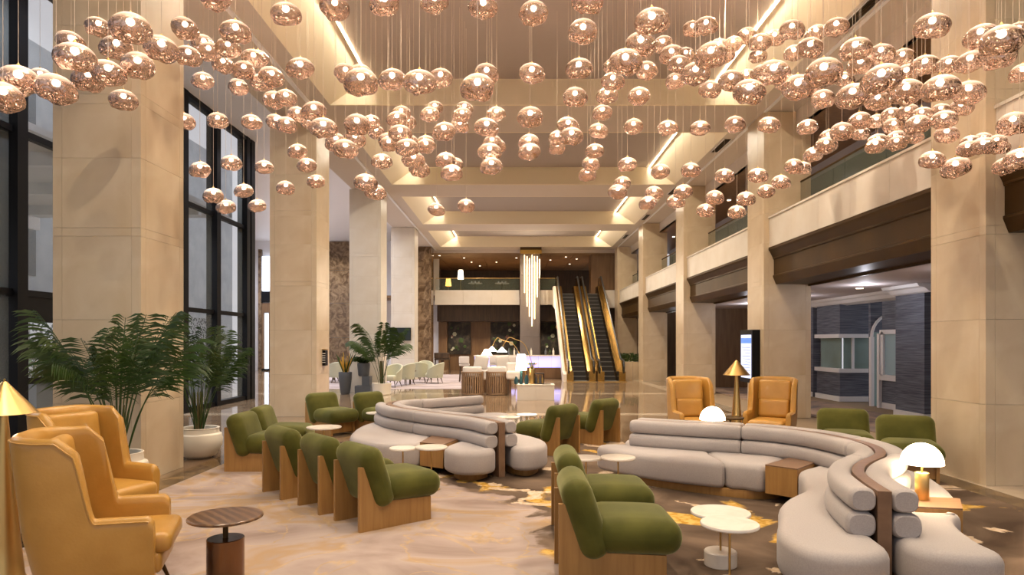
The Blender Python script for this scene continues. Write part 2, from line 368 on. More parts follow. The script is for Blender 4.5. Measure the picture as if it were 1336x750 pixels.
# ---- columns clad in stone slabs
Z_ROWS = [0, .93, 1.91, 2.886, 2.985, 3.80, 4.436, 4.55, 5.35, 6.64]
slab_cache = {}
def slab(w_, h_, m):
    k = (round(w_, 3), round(h_, 3), m.name)
    if k not in slab_cache:
        me = M().box(.0015, w_-.0015, -.02, 0, .0015, h_-.0015); o = me.build('stone_slab', m, None, False); slab_cache[k] = o.data; bpy.data.objects.remove(o)
    return slab_cache[k]
def column(x0, x1, y0, y1, label, m, faces, zrows=Z_ROWS, joint=m_joint):
    t = thing('column', label, 'column', ((x0+x1)/2, (y0+y1)/2, 0))
    hx, hy = (x1-x0)/2, (y1-y0)/2
    M().box(-hx+.02, hx-.02, -hy+.02, hy-.02, 0, zrows[-1]).build('core', joint, t, False)
    def face(org, rz, w_):
        for a, b in zip(zrows, zrows[1:]):
            c = [0, .105*w_, .895*w_, w_]
            for p, q in zip(c, c[1:]):
                o = bpy.data.objects.new('stone_slab', slab(q-p, b-a, m)); C.objects.link(o); o.parent = t
                o.rotation_euler = (0, 0, rz); v = Matrix.Rotation(rz, 3, 'Z') @ Vector((p, .02, a)); o.location = (org[0]+v.x, org[1]+v.y, v.z)
    if 'f' in faces: face((-hx, -hy), 0, 2*hx)
    if 'r' in faces: face((hx, -hy), PI/2, 2*hy)
    if 'l' in faces: face((-hx, hy), -PI/2, 2*hy)
    if 'b' in faces: face((hx, hy), PI, 2*hx)
    return t
nth = ['nearest', 'second', 'third', 'fourth', 'fifth']
col_l = []
for i, y in enumerate(YL):
    column(XL-1.03, XL, y, y+1.0, ['nearest cream stone column at left, behind the large potted palm', 'second cream stone column on the left with a small black sign on its side',
        'third column on the left, behind the grey planters', 'daylight-whitened fourth column on the left with a small television on it'][i], [m_stone, m_stone, m_stone2, m_stone2][i], 'frlb' if i < 2 else 'frb')  # third and fourth: cool daylight put into the colour as a whiter stone
column(XL-1.03, XL, 34.7, 35.7, 'fifth column on the left, clad in dark brown marble', m_marble, 'fr', [0, 1.9, 3.9, 6.0, 6.64])
for i, y in enumerate(YR):
    column(XR, XR+1.02, y, y+1.0, ['nearest cream stone column at right, beside the lit table lamp', 'second column on the right, carrying the upright digital display', 'third column on the right, behind the left-hand rear mustard chair',
        'fourth column on the right, just past the escalators planter', 'farthest column on the right beside the escalators'][i], m_stone, 'flb' if i < 2 else 'fl')

# ---- right side: stone spandrels, bronze beams, balcony
for k in range(5):
    y0 = (YR[k-1]+1.0) if k else -1; y1 = YR[k]
    sp = thing('spandrel_beam', 'cream stone balcony spandrel '+['at the far right edge, nearest the camera', 'between the nearest and second right columns', 'between the second and third right columns', 'between the third and fourth right columns', 'between the fourth and last right columns'][k], 'beam', (5.515, y0, 0))
    n = 5; L_ = y1-y0
    for q in range(n):
        M().box(0, .6, L_*q/n+.002, L_*(q+1)/n-.002, 3.70, 4.32).build('stone_slab', m_stone2, sp, False)
    M().box(-.02, .62, 0, L_, 4.322, 4.36).build('coping', m_stone2, sp, False)
    bb = thing('bronze_beam', 'dark bronze moulded beam '+['cut by the right edge of the picture', 'over the opening between the nearest and second right columns', 'shining over the opening between the second and third right columns', 'over the opening between the third and fourth right columns', 'over the last opening before the escalators'][k], 'beam', (5.50, y0, 0))
    pr = [(.0, 3.69), (.0, 3.64), (.03, 3.60), (.08, 3.50), (.10, 3.46), (.10, 3.44), (.115, 3.43), (.115, 3.10), (.095, 3.09), (.095, 3.06), (.16, 2.90), (.86, 2.90), (.86, 3.69)]
    M().prism_y(pr, 0.002, L_-.002).build('fascia', m_bronze, bb, False)
    M().prism_y([(.09, 3.475), (.10, 3.475), (.10, 3.45), (.09, 3.45)], 0.01, L_-.01).build('bead', m_bronze, bb, False)
    gl = thing('glass_railing', 'green tinted glass balcony railing '+['over the near right beam', 'above the beam beside the nearest right column', 'above the beam between the second and third right columns', 'above the beam between the third and fourth right columns', 'above the last right beam'][k], 'railing', (6.2, y0, 0))
    n = max(2, int(L_/1.5))
    for q in range(n): M().box(-.008, .008, L_*q/n+.01, L_*(q+1)/n-.01, 4.3, 5.10).build('glass_pane', m_glassg, gl, False)
    M().tube([(0, .02, 5.12), (0, L_-.02, 5.12)], .022).build('top_rail', m_bronze, gl)
struct(M().box(6.12, 8.4, -1, 34.7, 4.1, 4.25).build('floor', m_brown, None, False))
struct(M().box(6.1, 8.4, -1, 34.7, 6.25, 6.3).build('ceiling', m_brown, None, False))
struct(M().box(6.1, 6.14, -1, 34.7, 6.25, ZC).build('trim_3', m_ceil, None, False))
wr = struct(M().box(8.1, 8.2, -1, 34.7, 4.25, 6.25).build('wall_right_upper', mat('slate wall', (.075, .08, .09), .5, col2=(.12, .12, .13), scale=.5), None, False))
for k in range(14): M().box(8.07, 8.1, k*2.4+.01, k*2.4+2.38, 4.35, 6.05).build('wall_panel', wr.data.materials[0], wr, False)
struct(M().prism_y([(8.1, 6.25), (7.85, 6.25), (7.95, 6.16), (8.06, 6.08), (8.1, 6.05)], 0, 34).build('trim_4', mat('mauve moulding', (.30, .30, .36), .5), None, False))
for i, y in enumerate((11.2, 15, 17.6, 21.5, 25, 29)):
    o = M().lathe([(.001, 0), (.06, 0), (.06, .012), (.001, .012)], 16).build('downlight', m_dl); o.location = (6.95, y, 6.236)
    tag(o, 'small round downlight in the dark balcony ceiling at right', 'downlight', 'balcony downlights')
ex = thing('exit_sign', 'small framed sign behind the near right balcony glass', 'sign', (8.02, 15.6, 4.92))
M().box(-.02, .02, -.30, .30, -.10, .10).build('plate', m_bronze, ex, False)
fr = M()
for a in ((-.32, -.30, -.12, .12), (.30, .32, -.12, .12), (-.3, .3, .10, .12), (-.3, .3, -.12, -.10)): fr.box(-.03, .03, *a)
fr.build('frame', m_white, ex, False)

# ---- shop passage behind the right columns
struct(M().box(6.4, 9.9, -1, 24, 2.86, 2.92).build('ceiling', mat('mauve plaster', (.50, .43, .42), .7), None, False))
struct(M().box(6.36, 6.42, -1, 34.7, 2.86, 3.6).build('trim_5', m_bronze, None, False))
ws = M().box(9.2, 9.4, 16.05, 16.6, 0, 2.86).box(9.2, 9.4, 19.75, 24, 0, 2.86).build('wall_shop', m_navy, None, False); struct(ws)
struct(M().box(8.56, 9.4, 13.85, 14.9, 0, 2.86).box(9.2, 9.4, 14.901, 16.05, 0, 2.86).build('wall_shop_pier', m_navy, None, False))
struct(M().box(9.4, 9.5, 4, 13.85, 0, 2.86).build('wall_shop_near', m_navy, None, False))
bw = M().box(9.0, 9.2, 18.35, 19.75, 0, .84).box(9.2, 9.95, 18.35, 18.5, 0, .84).box(9.0, 9.2, 18.35, 19.75, 1.80, 2.86).box(9.2, 9.95, 18.35, 18.5, 1.80, 2.86)
struct(bw.build('wall_bay', m_navy, None, False))
struct(M().box(9.0, 9.2, 20.0, 21.6, 0, 2.86).build('wall_pilaster', m_navy, None, False))
wn = struct(M().box(9.10, 9.13, 18.5, 19.7, .86, 1.78).box(9.15, 9.95, 18.42, 18.46, .86, 1.78).build('window_1', m_teal, None, False))
tr = M().box(8.94, 9.2, 18.28, 19.78, 1.76, 1.87).box(9.2, 9.98, 18.28, 18.40, 1.76, 1.87).box(8.94, 9.2, 18.28, 19.78, .80, .91).box(9.2, 9.98, 18.28, 18.40, .80, .91)
tr.box(9.35, 9.41, 18.36, 18.44, .9, 1.78); tr.build('window_frame', m_white, wn, False)
struct(M().box(9.18, 10.4, 17.1, 17.2, 0, 2.86).build('wall_door', m_navy, None, False))
d1 = struct(M().box(9.2, 10.3, 17.06, 17.1, 0, 1.9).build('door_1', m_teal, None, False))
dr = M().box(9.14, 9.22, 17.0, 17.1, 0, 1.78).box(9.12, 9.24, 16.60, 16.70, 0, 1.86)
dr.tube([(9.76-.58*math.cos(PI*k/14), 17.05, 1.78+.60*math.sin(PI*k/14)) for k in range(15)], .04, 8)
dr.build('door_frame', m_white, d1, False)
w2 = struct(M().box(9.17, 9.19, 15.2, 16.5, .84, 1.84).build('window_2', mat('blue glass', (.35, .50, .56), .2), None, False))
M().box(9.12, 9.21, 15.0, 16.58, 1.84, 1.95).box(9.12, 9.21, 15.0, 16.58, .70, .84).box(9.12, 9.21, 16.42, 16.52, .8, 1.9).build('window_frame', m_white, w2, False)
bsd = M().box(9.17, 9.21, 14.9, 16.59, 0, .14).box(8.52, 8.56, 13.83, 14.92, 0, .14).box(8.52, 9.3, 13.81, 13.85, 0, .14).box(8.96, 9.0, 18.3, 19.78, 0, .14).box(9.0, 9.95, 18.31, 18.35, 0, .14).box(8.96, 9.0, 20, 21.6, 0, .14).box(9.16, 9.2, 21.6, 24, 0, .14)
struct(bsd.build('baseboard_shop', m_white, None, False))
cr = M().prism_y([(9.2, 2.86), (8.7, 2.86), (8.78, 2.80), (8.85, 2.78), (8.95, 2.70), (9.2, 2.66)], 14.92, 23.9).prism_y([(8.56, 2.86), (8.25, 2.86), (8.3, 2.80), (8.4, 2.78), (8.5, 2.70), (8.56, 2.68)], 13.6, 14.95)
struct(cr.build('trim_6', m_white, None, False))
for i, y in enumerate((10.9, 14.9, 19.2)):
    o = M().lathe([(.001, 0), (.075, 0), (.075, .012), (.001, .012)], 16).build('downlight', m_dl); o.location = (7.75, y, 2.846)
    tag(o, 'round downlight in the shop passage ceiling at right', 'downlight', 'passage downlights')
# passage beyond: dark openings between farther columns
struct(M().box(9.5, 9.6, 24, 38.5, 0, 4).build('wall_right_far', m_dark, None, False))
struct(M().box(6.45, 9.6, 24, 24.15, 0, 3.4).build('wall_passage_end', m_brown, None, False))
lw = struct(M().box(6.45, 6.6, 28.95, 34.7, 0, 3.6).build('wall_lobby_side', m_ceil, None, False))
for k in range(3):
    o = M().box(0, 2.4, 0, .4, 0, .15*(k+1)).build('step', m_tile2); o.location = (6.5, 24.3+.4*k, 0); o.parent = fl

# ---- far end: balcony, bar wall
bal = thing('balcony', 'cream stone balcony across the far end of the lobby', 'balcony', (0, 36.0, 0))
xb = [-4.35, -2.7, -1.1, .25, 2.22]
for a, b in ((-4.35, -2.8), (-2.8, -1.25), (-1.25, .27), (1.38, 2.22)): M().box(a+.004, b-.004, 0, .35, 3.67, 4.46).build('stone_slab', m_stone2, bal, False)
M().box(4.85, 6.40, 0, .35, 3.5, 4.46).build('stone_slab', m_stone2, bal, False)
grl = thing('glass_railing', 'clear glass railing along the far balcony', 'railing', (0, 36.15, .1))
for a, b in zip(xb, xb[1:]): M().box(a+.01, b-.01, -.006, .006, 4.35, 5.0).build('glass_pane', m_glassg, grl, False)
M().tube([(-4.3, 0, 5.02), (2.2, 0, 5.02)], .022).build('top_rail', m_brass, grl)
struct(M().box(-9, 6.5, 36.36, 45, 4.05, 4.2).build('floor', m_brown, None, False))
cu = struct(M().box(-6.5, 8.4, 36.2, 45, 6.5, 6.56).build('ceiling', m_loungec, None, False))
for i in range(8):
    for j in range(10): M().box(-5.5+j*1.25+.015, -5.5+(j+1)*1.25-.015, 36.3+i*1.05+.015, 36.3+(i+1)*1.05-.015, 6.47, 6.5).build('ceiling_tile', m_loungec, cu, False)
struct(M().box(-6.5, 8.4, 36.1, 36.2, 6.5, ZC+.06).build('trim_7', m_ceil, None, False))
for x, y in ((-2.9, 38), (.1, 38), (-4.2, 37), (-2.6, 40), (-1.1, 40), (2.9, 37.6), (3.6, 38.5), (4.6, 37.6), (2.1, 39), (3.4, 41), (4.9, 41), (-2.2, 42), (.9, 42)):
    o = M().lathe([(.001, 0), (.05, 0), (.05, .012), (.001, .012)], 12).build('downlight', m_dl); o.location = (x, y, 6.455)
    tag(o, 'tiny downlight in the brown ceiling over the far balcony', 'downlight', 'far balcony downlights')
wu = struct(M().box(-6.5, 8.4, 45, 45.2, 4.1, 6.6).build('wall_back_upper', m_dark, None, False))
for k in range(6): M().box(-5+k*1.9+.02, -5+(k+1)*1.9-.02, 44.96, 45, 4.3, 5.9).build('wall_panel', m_dark, wu, False)
struct(M().box(4.2, 5.6, 36.5, 37.5, 4.2, 6.5).build('wall_balcony_pier', m_brown, None, False))
struct(M().box(-5.6, -4.9, 35.8, 44, 4.2, 6.5).build('wall_balcony_side', m_brown, None, False))
struct(M().box(-4.35, 7, 37.2, 37.3, 2.86, 4.05).build('trim_8', m_dark, None, False))
struct(M().box(-4.35, 7, 37.2, 38.5, 2.80, 2.86).build('ceiling', m_dark, None, False))
wb = struct(M().box(-4.4, 9.6, 38.5, 38.7, 0, 4.1).build('wall_back', m_brown, None, False))
for k, (a, b) in enumerate(((-3.85, -2.55), (-1.4, .35), (1.5, 3.3))):
    t = thing('floral_mural', ['dark floral mural panel at the left of the bar wall', 'dark floral mural panel in the middle of the bar wall', 'dark floral mural panel beside the escalators'][k], 'mural', ((a+b)/2, 38.42, 1.9))
    M().box((a-b)/2, (b-a)/2, -.02, .05, -.97, .93).build('panel', m_flower, t, False)
    for q in range(14):
        x, z, r = random.uniform((a-b)/2+.15, (b-a)/2-.15), random.uniform(-.8, .8), random.uniform(.05, .12)
        fm = [m_leaf, mat('rose petal', (.22, .10, .08), .7) if q == 1 else m_leaf, m_petal if k == 2 and q < 3 else m_cream][q % 3] if q % 3 else m_leaf
        f_ = M(); npet = 6
        for p_ in range(npet):
            aa = 2*PI*p_/npet; f_.lathe([(.001, -.01), (r*.5, 0), (.001, .01)], 8, mt=T(x+r*.6*math.cos(aa), -.03, z+r*.6*math.sin(aa), rx=PI/2))
        f_.build('flower', fm, t)
struct(M().box(-4.4, -3.9, 38.3, 38.5, 0, 3.4).build('trim_9', m_brown, None, False))
# marble wall far left and daylit vestibule
wm = struct(M().box(-15.9, -4.4, 38.5, 38.7, 0, 7.5).build('wall_back_left', m_white, None, False))
for x0, x1 in ((-10.8, -9.4), (-9.4, -8.0)):
    for z0, z1 in ((0, 1.9), (1.9, 3.9), (3.9, 5.8), (5.8, 7.48)):
        M().box(x0+.006, x1-.006, 38.44, 38.5, z0+.006, z1-.006).build('marble_slab', m_marble, wm, False)
M().box(-14.82, -14.64, 38.3, 38.5, 0, 7.0).build('marble_slab', m_marble, wm, False)
wn3 = struct(M().box(-14.6, -14.02, 38.3, 38.4, 4.6, 6.6).box(-14.45, -14.25, 38.3, 38.4, .1, 3.3).build('window_3', mat('daylit pane', (.8, .85, .9), .3, emit=(.75, .85, 1), estr=1.4), None, False))
M().box(-14.62, -14.0, 38.25, 38.35, 3.95, 4.55).box(-14.62, -14.0, 38.30, 38.38, 0, .1).build('window_frame', m_black, wn3, False)
M().box(-14.62, -14.5, 38.3, 38.45, .1, 3.9).box(-14.2, -14.0, 38.3, 38.45, .1, 3.9).box(-14.5, -14.2, 38.3, 38.45, 3.35, 3.9).build('door_surround', m_brown, wn3, False)
pw = [(-7.9, 19.46), (-7.86, 19.5), (-15.6, 38.46), (-15.8, 38.46)]
struct(M().add([(x, y, 0) for x, y in pw]+[(x, y, 7.5) for x, y in pw], [(3, 2, 1, 0), (4, 5, 6, 7)]+[(i, (i+1) % 4, 4+(i+1) % 4, 4+i) for i in range(4)]).build('wall_left_far', m_white, None, False))

# ---- curtain wall of black steel and glass on the left
wl = struct(M().box(-7.86, -7.62, -1, 19.4, 7.4, 7.6).box(-7.84, -7.64, -1, 19.4, 0, .12).build('window_4', m_black, None, False))
ml = [1.75, 3.45, 5.15, 6.85, 8.55, 10.25, 11.95, 13.65, 15.35, 17.05, 18.95]
for y in ml: M().box(-7.88, -7.60, y-.11, y+.11, 0, 7.5).build('mullion', m_black, wl, False)
M().box(-7.88, -7.60, 19.16, 19.42, 0, 7.5).build('mullion', m_black, wl, False)
for a, b in zip(ml, ml[1:]):
    for z in (2.42, 4.92):
        M().box(-7.80, -7.68, a+.11, b-.11, z-.05, z+.05).build('transom', m_black, wl, False)
    for z0, z1 in ((.12, 2.37), (2.47, 4.87), (4.97, 7.4)):
        M().box(-7.745, -7.735, a+.11, b-.11, z0, z1).build('glass_pane', m_glass, wl, False)
dd = struct(M().box(-7.78, -7.70, 10.4, 11.85, 1.97, 2.42).build('door_2', m_black, None, False))
M().box(-7.78, -7.70, 10.38, 10.5, .12, 2.0).box(-7.78, -7.70, 11.2, 11.3, .12, 2.0).box(-7.79, -7.69, 10.4, 11.85, .98, 1.08).box(-7.78, -7.70, 10.4, 11.85, .12, .3).build('door_frame', m_black, dd, False)
# ---- outside
struct(M().box(-40, -8, -10, 60, -.2, -.02).build('ground_outside', mat('paving outside', (.40, .40, .42), .8), None, False))
cn = thing('entrance_canopy', 'grey ribbed canopy outside above the glass doors', 'canopy', (-11, 9, 5.2))
M().box(-2.6, 2.9, -12, 10, 0, .12).build('soffit', m_hood, cn, False)
M().box(-2.7, -2.6, -12, 10, -.35, .5).build('fascia', m_white, cn, False)
for k in range(9): M().box(-2.5, 2.8, -11+k*2.4, -10.85+k*2.4, -.25, 0).build('rib', m_facade, cn, False)
bd = thing('hotel_building', 'pale concrete building across the forecourt', 'building', (-24, 18, 0))
M().box(-1, 1, -26, 36, 0, 16).build('wall', m_facade, bd, False)
for i in range(12):
    for j in range(4):
        M().box(1, 1.04, -22+i*4.2, -22+i*4.2+2.2, 1.2+j*3.6, 3.4+j*3.6).build('window', m_potg, bd, False)
for k, (y, lab) in enumerate(((26.0, 'perforated pale metal screen outside, seen just left of the second left column'), (15.0, 'perforated pale metal screen outside, seen at the left picture edge'))):
    t = thing('garden_screen', lab, 'screen', (-12.6 if k == 0 else -11.3, y, 0))
    for q in range(5): M().box(-.03, .03, -2.0+q*.8+.02, -1.2+q*.8-.02, .1, 2.6).build('screen_panel', m_perf, t, False)
def bush(x, y, z, r, lab):
    f_ = M(); random.seed(int(x*10+y))
    for q in range(420):
        a, b, rr = random.uniform(0, 2*PI), random.uniform(-.3, PI/2), r*random.uniform(.6, 1)
        f_.add([(-.05, 0, 0), (.0, .03, .01), (.07, 0, 0), (0, -.03, .01)], [(0, 1, 2, 3)], T(rr*math.cos(a)*math.cos(b), rr*math.sin(a)*math.cos(b), rr*math.sin(b)+r*.3, random.uniform(0, 3), random.uniform(0, 3), random.uniform(0, 6)))
    o = thing('planted_box', lab, 'plant', (x, y, z))
    f_.build('foliage', m_foliage, o, False, False); M().box(-r*.8, r*.8, -r*.8, r*.8, -z, 0).build('planter', m_potg, o, False)
bush(-9.2, 12.6, .9, .5, 'bushy green plant outside the glass door at the left edge')
bush(-10.2, 17.5, .6, .7, 'green bush outside behind the second potted palm')
bush(-10.0, 20.3, .6, .7, 'green bush outside near the end of the glass wall')
for k in range(4):
    t = thing('street_tree', 'bare young tree outside the left glass wall', 'tree', (-15.2, 5+k*4.2, 0), 0, 'trees outside')
    M().tube([(0, 0, 0), (.05, 0, 2.5), (0, .1, 4.5)], .09, 8, .03).build('trunk', m_stem, t)
    br = M(); random.seed(k)
    for q in range(22):
        a = random.uniform(0, 2*PI); z = random.uniform(2, 4.3); r = random.uniform(.6, 1.3)
        br.tube([(0, 0, z), (r*.5*math.cos(a), r*.5*math.sin(a), z+.4), (r*math.cos(a), r*math.sin(a), z+1.1)], .02, 4, .005)
    br.build('branches', m_stem, t)
sc = thing('wall_sconce', 'glowing tall lamp outside at the left picture edge', 'lamp', (-8.9, 11.6, 3.55))
M().lathe([(.001, -.25), (.06, -.22), (.08, 0), (.06, .22), (.001, .25)], 12).build('shade', m_shade_on, sc)
M().box(-.02, .02, -.02, .02, .25, 2.0-.35).build('rod', m_black, sc, False)
random.seed(11)
# ================================================================ SEATING
def catmull(P, n=8, closed=False):
    P = [Vector(p) for p in P]; m = len(P); out = []
    rng = range(m) if closed else range(m-1)
    for i in rng:
        if closed: a, b, c, d = P[(i-1) % m], P[i], P[(i+1) % m], P[(i+2) % m]
        else: a, b, c, d = P[max(i-1, 0)], P[i], P[i+1], P[min(i+2, m-1)]
        for k in range(n):
            t = k/n
            out.append(.5*((2*b)+(c-a)*t+(2*a-5*b+4*c-d)*t*t+(3*b-a-3*c+d)*t**3))
    if not closed: out.append(P[-1])
    return out
def resample(P, d):
    L = [0]
    for a, b in zip(P, P[1:]): L.append(L[-1]+(b-a).length)
    n = max(2, int(L[-1]/d)); out = []; j = 0
    for k in range(n+1):
        s_ = L[-1]*k/n
        while j < len(L)-2 and L[j+1] < s_: j += 1
        t = (s_-L[j])/max(1e-9, L[j+1]-L[j]); out.append(P[j].lerp(P[j+1], t))
    return out
def normals(P):
    out = []
    for i in range(len(P)):
        d = (P[min(i+1, len(P)-1)]-P[max(i-1, 0)]).normalized(); out.append(Vector((-d.y, d.x)))
    return out
def sweep_prof(m, P, Nn, prof, off, caps=True):
    """closed profile [(u, z)] (u across, along the normal) swept on the path P; the ends are rounded"""
    k = len(prof); vs = []; fs = []; n = len(P)
    cu = sum(p[0] for p in prof)/k; cz = sum(p[1] for p in prof)/k
    ends = [(0, .80, .0), (0, .93, .012), (0, 1, .035)]
    st = []
    d0 = (P[1]-P[0]).normalized(); d1 = (P[-1]-P[-2]).normalized()
    for _, s_, dd in ends: st.append((P[0]+d0*dd, Nn[0], s_))
    for i in range(1, n-1):
        if (P[i]-P[0]).length > .045 and (P[i]-P[-1]).length > .045: st.append((P[i], Nn[i], 1))
    for _, s_, dd in reversed(ends): st.append((P[-1]-d1*dd, Nn[-1], s_))
    for p, q, s_ in st:
        for u, z in prof:
            uu = cu+(u-cu)*s_+off; v = p+q*uu; vs.append((v.x, v.y, cz+(z-cz)*s_))
    for j in range(len(st)-1):
        for i in range(k):
            i2 = (i+1) % k; fs.append((j*k+i, j*k+i2, (j+1)*k+i2, (j+1)*k+i))
    if caps: fs.append(tuple(range(k-1, -1, -1))); fs.append(tuple((len(st)-1)*k+i for i in range(k)))
    m.add(vs, fs)
def superprof(w_, z0, z1, n=24, e=.74):
    out = []
    for i in range(n):
        a = 2*PI*i/n; c, s_ = math.cos(a), math.sin(a)
        out.append((w_/2*math.copysign(abs(c)**e, c), (z0+z1)/2+(z1-z0)/2*math.copysign(abs(s_)**e, s_)))
    return out
def offs(P, d):
    n = len(P); A = sum(P[i].x*P[(i+1) % n].y-P[(i+1) % n].x*P[i].y for i in range(n)); sg = 1 if A > 0 else -1; out = []
    for i in range(n):
        t = (P[(i+1) % n]-P[i-1]).normalized(); out.append(P[i]+Vector((-t.y, t.x))*d*sg)
    return out
def pad(P, z0, z1, rnd=.06, low=.03):
    """closed outline extruded with rounded rims"""
    m = M(); lv = [(z0, low), (z0+low*.6, low*.25), (z0+low*1.5, 0), (z1-rnd, 0), (z1-rnd*.62, rnd*.10), (z1-rnd*.3, rnd*.32), (z1-rnd*.08, rnd*.68), (z1, rnd*1.15)]
    n = len(P); vs = []; fs = []
    for z, d in lv:
        for p in offs(P, d): vs.append((p.x, p.y, z))
    for j in range(len(lv)-1):
        for i in range(n):
            k = (i+1) % n; fs.append((j*n+i, j*n+k, (j+1)*n+k, (j+1)*n+i))
    from mathutils.geometry import tessellate_polygon
    top = [Vector(vs[(len(lv)-1)*n+i]) for i in range(n)]
    for t in tessellate_polygon([top]): fs.append(tuple((len(lv)-1)*n+i for i in t))
    bot = [Vector(vs[i]) for i in range(n)]
    for t in tessellate_polygon([bot]): fs.append(tuple(reversed(t)))
    return m.add(vs, fs)
def rnd_outline(pts, corner=.0):
    return resample(catmull(pts, 6, True)+[Vector(pts[0])], .045)[:-1]

ZB, ZS = .67, .375
def mk_sofa(label, spine_px, side_rolls, seats, plinths, boxes, z_end=ZB):
    sp = [Vector(W(x, y, ZB)) for x, y in spine_px]
    P = resample(catmull(sp, 8), .05); Nn = normals(P)
    c = P[len(P)//2]; t = thing('serpentine_sofa', label, 'sofa', (c.x, c.y, 0))
    o0 = Vector((c.x, c.y)); P = [p-o0 for p in P]
    m = M(); sweep_prof(m, P, Nn, [(-.042, .0), (.042, .0), (.042, ZB), (-.042, ZB)], 0)
    # straight ends: rebuild without shrinking
    m = M(); vs = []; fs = []
    for p, q in zip(P, Nn):
        for u, z in ((-.042, 0), (.042, 0), (.042, ZB), (-.042, ZB)): v = p+q*u; vs.append((v.x, v.y, z))
    for j in range(len(P)-1):
        for i in range(4): k = (i+1) % 4; fs.append((j*4+i, j*4+k, (j+1)*4+k, (j+1)*4+i))
    fs += [(0, 1, 2, 3), tuple((len(P)-1)*4+i for i in range(4))]; m.add(vs, fs)
    m.build('spine_panel', m_oakh, t)
    def idx(fr): return max(0, min(len(P)-1, int(round(fr*(len(P)-1)))))
    for side, cuts in side_rolls:
        for a, b in zip(cuts, cuts[1:]):
            i0, i1 = idx(a), idx(b); Q = P[i0:i1+1]; R = Nn[i0:i1+1]
            if len(Q) < 6: continue
            Q = list(Q); d = (Q[1]-Q[0]).normalized()*.004; Q[0] = Q[0]+d; Q[-1] = Q[-1]-d
            for z0, z1, w_ in ((ZS-.02, .525, .19), (.527, .685, .17)):
                mm = M(); sweep_prof(mm, Q, R, superprof(w_, z0, z1), side*(.044+w_/2)); mm.build('back_roll', m_grey, t)
    def out(pts): return rnd_outline([Vector(p)-o0 for p in pts])
    for pts in seats: pad(out(pts), .095, ZS, .07, .03).build('seat', m_grey, t)
    for pts in plinths:
        m = pad(out(pts), .0, .094, .004, .002); m.build('plinth', m_oak, t)
    for pts in boxes:
        pp = [Vector(p)-o0 for p in pts]; n = len(pp)
        m = M(); m.add([(p.x, p.y, .10) for p in pp]+[(p.x, p.y, ZS+.005) for p in pp], [tuple(range(n)), tuple(range(2*n-1, n-1, -1))]+[(i, (i+1) % n, n+(i+1) % n, n+i) for i in range(n)])
        m.build('wooden_block', m_oak, t, False)
        top = offs(pp, -.0); m = M(); m.add([(p.x, p.y, ZS+.006) for p in top]+[(p.x, p.y, ZS+.018) for p in top], [tuple(range(n)), tuple(range(2*n-1, n-1, -1))]+[(i, (i+1) % n, n+(i+1) % n, n+i) for i in range(n)])
        m.build('wooden_top', m_oakh, t, False)
    return t
right_spine = [(828, 547.5), (870, 550), (917, 552.5), (1000, 557), (1060, 563.5), (1097, 570), (1124, 576), (1142.5, 582.6), (1149, 589), (1145, 594.6), (1130.5, 601), (1121, 608), (1121, 617), (1137, 630), (1154.5, 641)]
